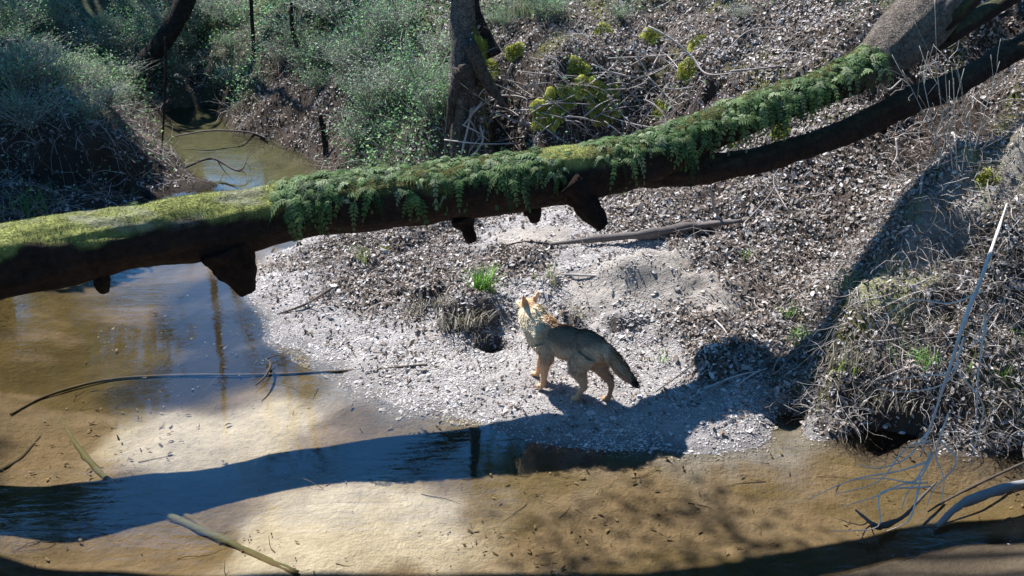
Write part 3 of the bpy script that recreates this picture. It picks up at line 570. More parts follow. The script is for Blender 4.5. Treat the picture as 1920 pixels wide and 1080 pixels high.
lean = [tuple(b0+[-.10, 0, -.15])+(.19,), tuple(b0+[.12, .1, .25])+(.17,), tuple(aty(300, 85, b0[1]+.2))+(.15,), tuple(aty(345, 5, b0[1]+.4))+(.16,), tuple(aty(385, -110, b0[1]+.6))+(.15,), tuple(aty(450, -330, b0[1]+1))+(.12,), tuple(aty(480, -600, b0[1]+1.5))+(.08,)]
standing_tree("leaning_tree", "dark leaning trunk rising beside the far pond", b0, lean, 18, (aty(400, -800, b0[1]+2), 1.3, 1.6), (.05,.042,.036), seed=201, leafn=900)
bA = hit(868, 190); yA = bA[1]
cen = [tuple(aty(858, 300, yA-.05))+(.09,), tuple(aty(860, 235, yA-.02))+(.10,), tuple(aty(863, 180, yA))+(.12,), tuple(aty(870, 120, yA+.1))+(.15,), tuple(aty(868, 40, yA+.15))+(.145,), tuple(aty(866, -40, yA+.2))+(.14,), tuple(aty(864, -160, yA+.6))+(.16,), (-1.6, yA+1.2, 4.6, .13), (-3.0, yA+2.2, 7.4, .08)]
ct_ = standing_tree("tall_tree", "grey trunk with mossy flared base above the exposed roots", bA, cen, 48, None, (.19,.18,.16), .35, seed=221, top=(.16,.17,.03))
for q, (pts) in enumerate([[(862,130,.08),(850,180,.06),(844,215,.045),(838,250,.02)], [(880,80,.08),(898,125,.08),(922,165,.06),(945,195,.025)], [(872,120,.09),(884,165,.075),(892,205,.05),(902,245,.02)]]):
    wood("root", [tuple(aty(u, v, yA-.12))+(r,) for u, v, r in pts], ct_, 10, 5, .15, 240+q, .4, bark=(.13,.11,.09))
tw2 = [tuple(aty(922, 105, yA+.35))+(.12,), tuple(aty(908, 70, yA+.42))+(.10,), tuple(aty(896, 40, yA+.4))+(.085,), tuple(aty(884, -10, yA+.4))+(.08,), tuple(aty(870, -300, yA+.3))+(.06,)]
standing_tree("thin_tree", "dark thin trunk leaning against the tall grey trunk", hit(912, 80), tw2, 12, None, (.05,.042,.036), seed=261)
for q, (pts, lab) in enumerate([
    ([(477,112,.035),(474,60,.03),(470,-20,.028),(468,-200,.02)], "slim dark sapling on the slope right of the far pond"),
    ([(574,108,.05),(560,85,.04),(548,55,.03),(546,-10,.02)], "crooked dark sapling above the sandy slope"),
    ([(302,275,.012),(308,200,.016),(311,120,.02),(309,70,.012)], "thin bare pole standing in the edge of the far pond"),
    ([(612,295,.045),(608,255,.04),(600,215,.03)], "short dark stump leaning at the pond edge")]):
    b_ = hit(pts[0][0], pts[0][1]); p3 = [tuple(aty(u, v, b_[1]+.02*k))+(r,) for k, (u, v, r) in enumerate(pts)]
    p3[0] = tuple(np.array(p3[0][:3])-[0, 0, .08])+(p3[0][3],)
    standing_tree("sapling", lab, b_, p3, 9, None, (.06,.05,.042), seed=270+q)

# woodland round the scene (out of view, placed for the water's reflections, shade and less skylight); each tree has its own trunk and crown
def wood_tree(name, lab, x, y, hh, cr, seed, leafn, lean=(0, 0), grp="trees standing round the stream", cb=.35):
    z0 = float(h(np.array([x]), np.array([y]))[0]); r = .10+.012*hh
    pts = [(x+lean[0]*t*hh, y+lean[1]*t*hh, z0-.2+t*hh, r*(1-.75*t)+.02) for t in (0, .15, .4, .7, 1)]
    standing_tree(name, lab, (x, y, z0), pts, 9, ((x+lean[0]*hh*.7, y+lean[1]*hh*.7, z0+hh*(.5+cb/2)), cr, hh*(1-cb)*.5), (.09,.08,.07), seed=seed, leafn=leafn, lsize=.27, group=grp, limbs=4)
far = [(-7.9,15.6,4.3,1.4,1300),(-7.3,13.9,4.0,1.2,1200),(-10.4,17.5,5.2,1.8,2000),(-12.5,20,5.5,2.2,2600),(-9.8,22,5.2,2.0,2000),(-15,24,6,2.8,2600),
       (1.2,19,9,2.2,2600),(3.6,17,9,2.3,2600),(6,18,11,2.6,3000),(7.5,14,10,2.4,2600),(2.6,24,13,3,3000),(7,25,14,3.2,3000),(11,20,12,3,2600),(12,12,11,3,2200),
       (-13,6,12,3.5,3600),(-12,0,13,3.8,3600),(-6,-7,14,4,3600),(1,-9,15,4,3600),(8,-6,14,4,3600),(12,0,14,4,3600),(11,6,12,3.4,3000)]  # this row added at the sides and behind to block skylight
NEAR = [(-3.5,-2.5,13,3.0,3600,(.02,.36)),(2.5,-2,13,3.0,3600,(-.02,.36)),(7.5,-1,13,3.0,3600,(-.1,.36)),(-8.5,-1,13,3.0,3600,(.02,.36))]  # unseen crowns added overhead to cut the skylight on the bed
for q, (x_, y_, hh, cr, n_) in enumerate(far): wood_tree("woodland_tree", "leafy woodland tree out of view round the stream, placed for shade and reflections", x_, y_, hh, cr, 400+q*13, n_)
for q, (x_, y_, hh, cr, n_, ln) in enumerate(NEAR): wood_tree("woodland_tree", "unseen leaning woodland tree added on the near bank to block skylight", x_, y_, hh, cr, 800+q*13, n_, ln)
# leaning tree whose trunk passes high over the near pool: its shadow lies along the bottom of the view
nt0 = float(h(np.array([5.6]), np.array([6.9]))[0])
SHd = np.array([SH[0], SH[1], -1])
def over(u, v, hh): s = atz(u, v, 0); return s-SHd*hh
ov = [(6.6, 6.6, nt0+.2, .26), (5.6, 7.3, 3.7, .24)]+[tuple(over(u, v, hh))+(r,) for u, v, hh, r in ((1920,985,4.4,.20),(1500,1040,4.7,.18),(1050,1075,5.0,.17),(500,1085,5.3,.15),(150,1050,5.6,.16),(-150,1020,6.2,.14))]
standing_tree("overhanging_tree", "leaning tree whose trunk passes high over the near pool", (6.6, 6.6, nt0), ov, 14, None, (.10,.085,.07), seed=601)

cp_ = over(1260, 1035, 9.5); bz_ = float(h(np.array([7.6]), np.array([8.4]))[0])
standing_tree("overhanging_tree", "tall slender tree leaning from the right bank high over the stream", (7.6, 8.4, bz_), [(7.6,8.4,bz_-.2,.16), (6.6,9.0,5.6,.11), (3.2,9.9,8.4,.06), tuple(cp_)+(.02,)], 10, (cp_+[0, 0, .2], 1.1, .5), (.10,.085,.07), seed=641, leafn=1100, limbs=2)
# ------------------------------------------------------------ shrubs on the slopes
def shrub_variant(seed, R_=.6, hh=.8, nl=900, cols=GRN, nt_=84):
    r = np.random.default_rng(seed); m = MB(); st = MB(); tips = []
    for q in range(nt_):
        a = r.uniform(0, 6.28); rad = R_*r.uniform(.3, 1); e = np.array([math.cos(a)*rad, math.sin(a)*rad, hh*r.uniform(.4, 1)])
        mid = e*.5+r.normal(size=3)*.08+[0, 0, .08]; P = crom([[r.normal(0, .03), r.normal(0, .03), 0], mid, e], 3); st.tube(P, [.007, .002], 4, np.array([.30,.285,.25])*r.uniform(.4, 1.4), False)
        tips.append(P[2:])
    T = np.vstack(tips); k = r.integers(0, len(T), nl); c = np.array(cols)[r.integers(0, len(cols), nl)]*r.uniform(.7, 1.4, (nl, 1))
    tiny_leaves(m, T[k]+r.normal(size=(nl, 3))*.07, r.uniform(.022, .05, nl), c)
    return m, st
SV = [shrub_variant(700+q, .55+.08*q, .7+.1*(q % 3), 820, GRN if q < 3 else [(.28,.38,.24),(.38,.45,.33),(.20,.29,.19)]) for q in range(5)]
shr = []
areas = [((0,440),(0,150),46,"leafy green shrub in the thicket on the far left slope","shrubs on the far left slope"),
         ((440,850),(0,270),44,"grey green shrub on the slope right of the far pond","shrubs on the slope right of the pond"),
         ((900,1650),(-30,25),12,"small green shrub at the top of the leaf covered bank","shrubs at the top of the bank"),
         ((20,230),(150,220),5,"dark shrub on the shaded left bank","shrubs on the shaded left bank")]
n_ = 0
for (ua, ub_), (va, vb), cnt, lab, grp in areas:
    for q in range(cnt):
        u_, v_ = rng.uniform(ua, ub_), rng.uniform(va, vb)
        if 470 < u_ < 640 and 150 < v_ < 270: continue
        p = hit(u_, v_+25)
        if p[2] < .12: continue
        s = rng.uniform(.45, .95)*(.6 if ua == 900 else 1); t = empty("shrub", p); k = n_ % 5; n_ += 1
        look = ["low leafy green", "broad leafy green", "taller bushy green", "sparse grey green", "broad grey green"][k]; size = "small" if s < .62 else ("middling" if s < .8 else "large")
        wh = {0: ["left of the leaning trunk", "beside the leaning trunk"][int(u_ > 190)]+[" high on the slope", " low on the slope"][int(v_ > 75)], 440: ["above the far pond", "towards the tall grey trunk"][int(u_ > 640)]+[" high on the slope", " low on the slope"][int(v_ > 130)], 900: "at the top of the leafy bank", 20: "on the shaded left bank"}[ua]
        tag(t, size+" "+look+" shrub "+wh, "shrub", grp)
        if len(shr) < 5:
            a_ = SV[len(shr)][0].build("leaves", M_green, t, False); b_ = SV[len(shr)][1].build("stems", M_twig, t); shr.append((a_, b_))
        else:
            for s_ in shr[k]: c_ = s_.copy(); COL.objects.link(c_); c_.parent = t
        t.scale = (s, s, s*rng.uniform(.7, 1.1)); t.rotation_euler = (0, 0, rng.uniform(0, 6.28))

# ------------------------------------------------------------ grass tufts
def grass_tuft(u, v, lab, n=46, L=.16, cols=((.10,.25,.04),(.16,.34,.06),(.25,.38,.10)), spread=.05, cat="grass tuft"):
    p = hit(u, v); r = np.random.default_rng(int(u*7+v)); m = MB(); V = []; cc = []
    for q in range(n):
        a = r.uniform(0, 6.28); l = L*r.uniform(.6, 1.2); o = np.array([r.normal(0, spread), r.normal(0, spread), -.01]); lean = r.uniform(.1, .9)
        d = np.array([math.cos(a), math.sin(a), 0]); sd_ = np.cross(d, [0, 0, 1])*.0045
        P = [o+d*l*lean*t**1.8+np.array([0, 0, l*(t-.35*lean*t*t)]) for t in (0, .35, .7, 1)]
        V.append([P[0]-sd_, P[0]+sd_, P[1]+sd_, P[1]-sd_, P[2]+sd_*.8, P[2]-sd_*.8, P[3]+sd_*.15, P[3]-sd_*.15]); cc.append(np.array(cols[r.integers(0, len(cols))])*r.uniform(.7, 1.3))
    m.batch(np.array(V), [[0, 1, 2, 3], [3, 2, 4, 5], [5, 4, 6, 7]], None, np.array(cc)); o = m.build("grass_tuft", M_green, None, False); o.location = tuple(p); tag(o, lab, cat)
grass_tuft(905, 548, "bright green grass tuft on the hummock behind the animal", 120, .27)
DRY = ((.34,.31,.24),(.24,.22,.15),(.42,.39,.32))
grass_tuft(1030, 528, "yellowing sparse grass tuft between driftwood and animal", 40, .17, DRY+((.2,.3,.06),))
grass_tuft(680, 485, "pale thin grass tuft under the trunk, left of two", 30, .17, ((.15,.26,.07),(.3,.33,.14)))
grass_tuft(726, 470, "short yellow grass tuft under the trunk, right of two", 24, .09, ((.34,.34,.06),(.25,.3,.05)))
grass_tuft(1605, 540, "tall pale green grass tuft on the mound crest beside the shadow", 80, .20, ((.16,.27,.08),(.30,.38,.18),(.12,.22,.05)), .09)
grass_tuft(1500, 640, "broad bladed green tuft at the shaded foot of the mound", 44, .14)
grass_tuft(1485, 590, "dark green tuft in the shadow at the mound's edge", 30, .12)
grass_tuft(1590, 690, "yellow green grass tuft low on the mound's face", 60, .11, ((.2,.3,.04),(.3,.36,.08)), .07)
grass_tuft(1735, 672, "dense green grass tuft in the middle of the mound's face", 90, .13, ((.10,.24,.04),(.16,.32,.06)), .09)
grass_tuft(1905, 630, "small leafy green tuft at the right of the mound", 30, .10)
grass_tuft(1880, 700, "low green sprig below the right tuft near the hanging stick", 22, .09)
grass_tuft(1240, 675, "tiny green sprig in the gravel behind the animal's tail", 16, .07)
grass_tuft(1080, 590, "olive grass tuft against the low sand step", 40, .10, DRY)
grass_tuft(870, 600, "drooping dry grass tuft hanging on the eroded hummock face", 80, .15, DRY, .09)
grass_tuft(60, 395, "green grass tuft at the foot of the dark left bank", 90, .30, ((.10,.22,.06),(.16,.28,.10)), .16)
grass_tuft(1410, 480, "small green seedling tuft among leaves beside the driftwood end", 18, .08)
grass_tuft(1000, 30, "tall fine grass tuft beside the thin dark trunk", 80, .35, ((.2,.24,.12),(.3,.33,.2)), .12)
for q in range(9):
    u_ = rng.uniform(1560, 1910); v_ = rng.uniform(430, 790); grass_tuft(u_, v_, "straw coloured grass tuft drooping on the mound", 50, rng.uniform(.10, .18), DRY, .08, "dry grass"); SC.collection.objects[-1]["group"] = "straw grass tufts on the mound"
for q in range(10):
    u_ = rng.uniform(770, 900); v_ = rng.uniform(560, 640); grass_tuft(u_, v_, "straw coloured grass tuft drooping over the eroded step", 34, rng.uniform(.08, .14), DRY, .05, "dry grass"); SC.collection.objects[-1]["group"] = "straw grass tufts on the step"

# ------------------------------------------------------------ sticks, driftwood, roots
def stick(name, uv, rad, lab, cat="branch", col=(.30,.27,.25), lift=.0, sides=8, group=None, twigs=0, onto=True, rough=.12, seed=0, depth=None):
    P = []
    for k, q in enumerate(uv):
        if depth is not None: p = aty(q[0], q[1], depth[k] if hasattr(depth, '__len__') else depth)
        else:
            p = hit(q[0], q[1])
            if onto != 'bed' and p[2] < 0: p = atz(q[0], q[1], 0)
        p = p+np.array([0, 0, (q[2] if len(q) > 2 else lift)+.5*rad[min(k, len(rad)-1)]]); P.append(p)
    P = crom(P, 6); r = np.interp(np.linspace(0, 1, len(P)), np.linspace(0, 1, len(rad)), rad)
    r = r*(1+.22*vnoise(np.arange(len(r))*.9+seed, np.zeros(len(r)), None, 5)); m = MB(); m.tube(P, r, sides, col, True, max(rough, .2), seed)
    o = None
    if twigs:
        o = empty(name, P[0]); a_ = m.build("stem", M_twig, o); a_.matrix_parent_inverse = Matrix.Translation(-o.location); rr = np.random.default_rng(seed+5)
        for t_ in range(twigs):
            k = rr.integers(len(P)//4, len(P)-1); T = P[k]-P[k-1]; T /= np.linalg.norm(T); d = T*.8+rr.normal(size=3)*.45; L = rr.uniform(.12, .35)
            Q = crom([P[k], P[k]+d*L*.5, P[k]+d*L+rr.normal(size=3)*.05], 4); m2 = MB(); m2.tube(Q, [r[k]*.5, .0015], 5, col, True)
            w_ = m2.build("twig", M_twig, o); w_.matrix_parent_inverse = Matrix.Translation(-o.location)
    else: o = m.build(name, M_twig)
    tag(o, lab, cat, group); return o, P
stick("driftwood", [(1030,465,.03),(1120,460,.05),(1210,452,.05),(1300,438,.06),(1390,425,.05)], [.018,.035,.045,.04,.02], "long grey driftwood branch lying across the sand mound", "driftwood", (.12,.105,.095), sides=14, twigs=0, seed=2)
stick("branch", [(930,470,.02),(980,460,.03),(1035,462,.02)], [.006,.011,.014], "thin dark branch reaching left from the driftwood", col=(.07,.055,.045))
stick("stick", [(1215,515),(1120,518),(1045,515),(950,518)], [.008,.012,.006], "straight pale stick lying in front of the sand mound", "stick")
stick("stick", [(520,592,.01),(575,578,.04),(625,552,.07)], [.008,.014,.01], "dark forked stick on the gravel near the water's edge", "stick", (.10,.08,.07), twigs=3, seed=4)
stick("stick", [(670,655),(710,662),(755,660)], [.007,.009,.004], "slender stick lying on pale gravel left of the hummock", "stick", (.22,.18,.15))
stick("branch", [(20,780),(90,745),(200,716),(330,707),(500,705),(640,698),(760,690),(880,676)], [.010,.014,.015,.013,.011,.010,.010,.006], "long thin branch curving from the gravel bar into the shallow pool", col=(.10,.08,.06), onto='bed', lift=.01)
stick("stick", [(480,729),(498,712),(508,690),(500,680),(520,672)], [.006,.011,.012,.008,.005], "crooked dark twig poking out of the shallow pool", "stick", (.05,.04,.03), lift=.03)
stick("sunken_branch", [(108,770),(140,830),(185,885),(240,930),(330,975),(430,1020),(560,1075)], [.008,.022,.028,.026,.03,.028,.02], "greenish sunken branch lying across the pool bed", col=(.12,.12,.06), onto='bed', lift=-.01, sides=10)
stick("sunken_branch", [(330,955),(400,1000),(470,1040),(560,1080)], [.02,.022,.02,.016], "brown sunken stick parallel to the greenish sunken branch", col=(.13,.10,.05), onto='bed', lift=-.01, sides=8)
stick("sunken_branch", [(0,885),(40,860),(75,820)], [.016,.014,.008], "dark sunken twig in the corner of the pool by the left edge", col=(.05,.045,.03), onto='bed')
stick("dead_branch", [(1930,930,.10),(1870,945,.10),(1800,965,.07),(1755,993,.02)], [.036,.034,.03,.016], "thick grey broken branch dipping into the near right pool", "branch", (.20,.205,.20), sides=14, rough=.14, seed=8)
stick("dead_branch", [(1930,868,.02),(1850,905,.02),(1780,940,.02),(1740,960,.0)], [.010,.012,.010,.005], "dark thin branch lying over the water above the thick grey one", "branch", (.07,.055,.04))
# the pale hanging branch with its spray of twigs
hb, hp = stick("hanging_branch", [(1885,398,.06),(1860,480,.12),(1825,590,.22),(1800,660,.28),(1775,740,.30),(1745,830,.28),(1720,890,.14)], [.008,.011,.014,.014,.012,.009,.005],
    "pale bare branch hanging down the mound into the water", "branch", (.58,.50,.42), twigs=0, seed=9, depth=[7.55,7.2,6.85,6.7,6.55,6.45,6.35])
def spray(uvs, rad, lab, deps, col=(.68,.58,.47), grp=None, nm="twig"):
    return stick(nm, uvs, rad, lab, "twig", col, depth=deps, group=grp, sides=6)
G1 = "bare twigs trailing from the hanging branch over the water"
tl = [([(1812,640),(1790,690),(1740,705),(1650,716)],), ([(1795,680),(1770,720),(1700,735),(1640,730)],), ([(1750,830),(1700,850),(1640,905),(1570,930)],), ([(1745,850),(1715,900),(1660,905),(1600,898)],),
      ([(1752,800),(1700,860),(1650,880),(1610,870)],), ([(1770,780),(1762,850),(1770,900),(1760,940)],), ([(1748,840),(1735,880),(1705,930),(1690,960)],), ([(1755,830),(1790,870),(1760,920),(1740,945)],),
      ([(1830,600),(1835,700),(1830,780),(1822,840)],), ([(1800,700),(1840,760),(1830,820),(1815,870)],), ([(1745,870),(1680,885),(1600,900),(1520,935)],), ([(1840,590),(1850,620),(1835,640),(1880,560)],),
      ([(1850,550),(1780,565),(1700,570),(1640,610)],), ([(1735,900),(1690,915),(1640,935),(1580,950)],), ([(1740,910),(1650,925),(1640,990),(1560,1000)],), ([(1735,905),(1715,960),(1690,985),(1655,1003)],)]
for q, (uv_,) in enumerate(tl):
    uv_ = [(a+rng.normal(0, 5), b_+rng.normal(0, 4)) for a, b_ in uv_]
    dd = []
    for (a, b_) in uv_: g_ = atz(a, b_, 0.02)[1]; dd.append(min(g_-.22, np.interp(b_, [550, 700, 850, 960], [6.95, 6.65, 6.4, 6.0])))
    to_, _p = spray(uv_, [.008, .006, .004, .002], None, dd); to_.parent = hb
    for k_ in ("label", "category", "group"):
        if k_ in to_: del to_[k_]
stick("dead_branch", [(1755,905,.0),(1725,940,.02),(1695,975,.03),(1655,1000,.05),(1635,1010,.10),(1600,985,.12)], [.008,.010,.012,.022,.018,.006], "dark forked branch standing out of the near pool", "branch", (.09,.08,.07), twigs=4, seed=12)
# leaning sticks and roots at the foot of the tall tree
RT = [([(960,120),(940,170),(915,230),(900,262)],.013),([(870,235),(900,200),(930,185),(945,170)],.012),([(865,290),(875,250),(885,215),(905,190)],.012),([(880,285),(905,250),(920,225),(945,215)],.010),
      ([(905,275),(905,250),(915,235),(900,220)],.010),([(890,195),(940,180),(985,185),(985,210)],.009),([(925,210),(960,225),(1000,240),(1020,255)],.012),([(900,262),(890,240),(880,220),(890,200)],.010),
      ([(1110,122),(1160,140),(1215,142),(1290,100)],.010),([(1215,145),(1235,105),(1265,60)],.009),([(1215,140),(1190,95),(1190,60)],.009),([(1215,145),(1250,180),(1285,205)],.010),([(1140,110),(1230,105),(1330,95)],.007),
      ([(1215,148),(1180,180),(1140,215)],.007),([(1000,80),(1010,100),(1045,115),(1060,135)],.009),([(1215,50),(1260,75),(1300,110),(1330,140),(1420,130)],.011),([(1370,135),(1440,128),(1480,120)],.011),
      ([(1005,222),(1070,220),(1130,230)],.006),([(880,300),(905,265),(900,235)],.009),([(950,150),(990,165),(975,195)],.006),([(1480,400),(1450,340),(1475,300)],.006),([(1390,425),(1440,370),(1475,315)],.006),
      ([(1330,350),(1340,390),(1350,420)],.012),([(1680,260),(1682,290),(1672,310)],.010),([(1640,150),(1665,170),(1690,150)],.014),([(1350,100),(1300,60),(1280,20)],.008),([(1350,110),(1400,60),(1460,50)],.006)]
def root_label(uv, tone):
    (a, b), (c, d) = uv[0][:2], uv[-1][:2]; dx, dy = c-a, d-b
    o_ = "upright" if abs(dy) > 2.2*abs(dx) else ("level" if abs(dx) > 2.2*abs(dy) else ("right leaning" if dx*dy < 0 else "left leaning"))
    m_ = uv[len(uv)//2][0]; w_ = "at the foot of the tall grey trunk" if m_ < 950 else ("over the root hollows left of the moss" if m_ < 1080 else ("among the bright moss cushions" if m_ < 1180 else ("by the crossed sticks on the bank" if m_ < 1300 else "on the leaf slope behind the trunk")))
    return ("pale " if tone > 1 else ("dark " if tone < .72 else "grey "))+o_+(" short" if abs(dx)+abs(dy) < 80 else " long")+" bare root or stick "+w_
for q, (uv_, r_) in enumerate(RT):
    base = hit(*uv_[len(uv_)//2])[1]-.10
    dd = [min(hit(a, b_)[1]-.04, base+.25*(k-1.5)*((-1)**q)*.3) for k, (a, b_) in enumerate(uv_)]
    tn_ = rng.uniform(.6, 1.2)
    stick("exposed_root", uv_, [r_*1.1, r_, r_*.5], root_label(uv_, tn_), "root", tuple(np.array([.40,.36,.33])*tn_), depth=dd, group="roots and sticks on the back bank", sides=7, rough=.2, seed=q)
for q in range(60):
    u0, v0 = rng.uniform(880, 1330), rng.uniform(110, 270); a_ = rng.uniform(-1.2, 1.2); L_ = rng.uniform(25, 70); tn_ = rng.uniform(.5, 1.25); du, dv_ = math.cos(a_)*L_, math.sin(a_)*L_
    uv_ = [(u0-du, v0-dv_*.8), (u0+rng.normal(0, 6), v0+rng.normal(0, 6)), (u0+du, v0+dv_*.8)]; bb = hit(u0, v0)[1]-.06
    stick("exposed_root", uv_, [.008, .007, .004], root_label(uv_, tn_), "root", tuple(np.array([.40,.36,.33])*tn_), depth=[min(hit(a, b_)[1]-.03, bb+rng.normal(0, .05)) for a, b_ in uv_], group="roots and sticks on the back bank", sides=6, rough=.2, seed=300+q)
# roots and shoots on the right mound and gully edge
RM = [([(1785,255),(1790,275),(1765,300),(1730,340),(1725,370)],.016,(.45,.41,.38)),([(1790,260),(1800,268),(1815,262)],.010,(.42,.38,.35)),([(1320,735),(1380,715),(1425,700)],.008,(.45,.42,.4)),([(1300,760),(1350,730),(1400,690),(1460,650)],.006,(.25,.22,.2)),
      ([(1380,730),(1410,712),(1440,695)],.008,(.45,.42,.4)),([(1230,740),(1290,700),(1360,640),(1430,600)],.005,(.10,.09,.08)),([(1340,605),(1355,625),(1365,635)],.008,(.5,.46,.42)),([(1760,545),(1700,565),(1600,610)],.006,(.4,.36,.33)),
      ([(1550,620),(1600,580),(1660,560),(1750,530)],.005,(.36,.32,.3)),([(1880,420),(1800,440),(1740,480)],.006,(.34,.3,.27)),([(1900,520),(1870,600),(1840,640)],.007,(.4,.36,.33)),([(1690,640),(1640,650),(1560,640)],.006,(.4,.36,.33)),
      ([(1640,720),(1700,700),(1760,695)],.006,(.42,.38,.35)),([(1800,330),(1760,370),(1720,400)],.008,(.4,.36,.33)),([(1860,300),(1850,360),(1870,420)],.006,(.3,.26,.23))]
for q, (uv_, r_, c_) in enumerate(RM):
    stick("bare_root", [(a, b_, .025+.02*(k % 2)) for k, (a, b_) in enumerate(uv_)], [r_*1.1, r_, r_*.5], "bare root or shoot trailing over the right mound and gully edge", "root", c_, group="roots and shoots on the right mound", sides=6, seed=40+q)
# bare shrub twigs before the limb at the right
for q in range(9):
    u0 = 1740+rng.uniform(0, 110); v0 = 270+rng.uniform(-20, 60); du = rng.uniform(-90, 90); 
    stick("bare_shoot", [(u0, v0), (u0+du*.4, v0-70), (u0+du, v0-150-rng.uniform(0, 60))], [.006, .004, .002], ("short" if u0+du < 1760 else "tall")+" bare shoot "+("leaning left" if du < -30 else ("leaning right" if du > 30 else "upright"))+" in front of the dark limbs", "shoot", (.30,.30,.27), depth=[8.6, 8.6, 8.7], group="bare shoots before the dark limbs", twigs=5, seed=80+q, sides=5)
# branches lying in the far pond
stick("branch", [(330,262,.05),(400,258,.10),(470,255,.05),(500,262,.02)], [.012,.015,.008], "thin branch lying across the narrow of the far pond", col=(.12,.10,.09))
stick("branch", [(345,330,.10),(400,320,.16),(450,335,.10),(470,310,.20)], [.010,.02,.012,.006], "dark forked branch sticking out of the far pond beside the trunk", col=(.05,.04,.035), twigs=6, seed=15)
stick("branch", [(10,95,.1),(50,105,.2),(80,135,.15)], [.03,.035,.02], "short dark bough in the thicket on the far left", col=(.06,.05,.045), seed=16)
# a few larger pale stones in the shaded gravel
for q, (u_, v_, r_) in enumerate([(1108,776,.045),(1150,785,.035),(1090,788,.03),(1120,792,.028),(1060,772,.03),(1200,745,.03),(1235,815,.035),(1345,818,.03),(1255,835,.028),(1180,800,.025),(1290,800,.025),(1870,838,.04),(1840,842,.03),(1660,800,.035),(1690,812,.03),(965,770,.025)]):
    p = hit(u_, v_); m = MB(); r = np.random.default_rng(q); th, ph = np.meshgrid(np.linspace(0, 2*np.pi, 10, endpoint=False), np.linspace(.0, np.pi, 7)); kk = 1+.25*vnoise(np.cos(th)*1.3+q*3, np.sin(th)*1.3, ph)
    V = np.stack([np.sin(ph)*np.cos(th)*r_*kk, np.sin(ph)*np.sin(th)*r_*.75*kk, np.cos(ph)*r_*.4*kk], -1).reshape(-1, 3)
    f = [[a*10+b_, (a+1)*10+b_, (a+1)*10+(b_+1) % 10, a*10+(b_+1) % 10] for a in range(6) for b_ in range(10)]
    m.add(V, f, None, np.array([.48,.46,.45])*r.uniform(.8, 1.15)); o = m.build("stone", M_stone); o.location = tuple(p+[0, 0, r_*.15]); o.rotation_euler = (r.normal(0, .15), r.normal(0, .15), r.uniform(0, 6.28))
    tag(o, "flat pale stone half sunk in the gravel beside the water", "stone", "flat pale stones in the gravel")

# ------------------------------------------------------------ the animal (coyote-like wild dog)
def ell(m, c, r, rot=0, pit=0, n=14):
    th, ph = np.meshgrid(np.linspace(0, 2*np.pi, n, endpoint=False), np.linspace(0.02, np.pi-.02, n)); V = np.stack([np.sin(ph)*np.cos(th)*r[0], np.sin(ph)*np.sin(th)*r[1], np.cos(ph)*r[2]], -1).reshape(-1, 3)
    cp, sp = math.cos(pit), math.sin(pit); V = V@np.array([[cp, 0, sp], [0, 1, 0], [-sp, 0, cp]]); ca, sa = math.cos(rot), math.sin(rot); V = V@np.array([[ca, sa, 0], [-sa, ca, 0], [0, 0, 1]])
    f = [[a*n+b_, (a+1)*n+b_, (a+1)*n+(b_+1) % n, a*n+(b_+1) % n] for a in range(n-1) for b_ in range(n)]
    top = [[0*n+(b_+1) % n, b_, n*n] for b_ in range(n)]; bot = [[(n-1)*n+b_, (n-1)*n+(b_+1) % n, n*n+1] for b_ in range(n)]
    V = np.vstack([V, V[:n].mean(0), V[-n:].mean(0)]); m.add(V+np.array(c), f, [t[::-1] for t in top]+[t[::-1] for t in bot])
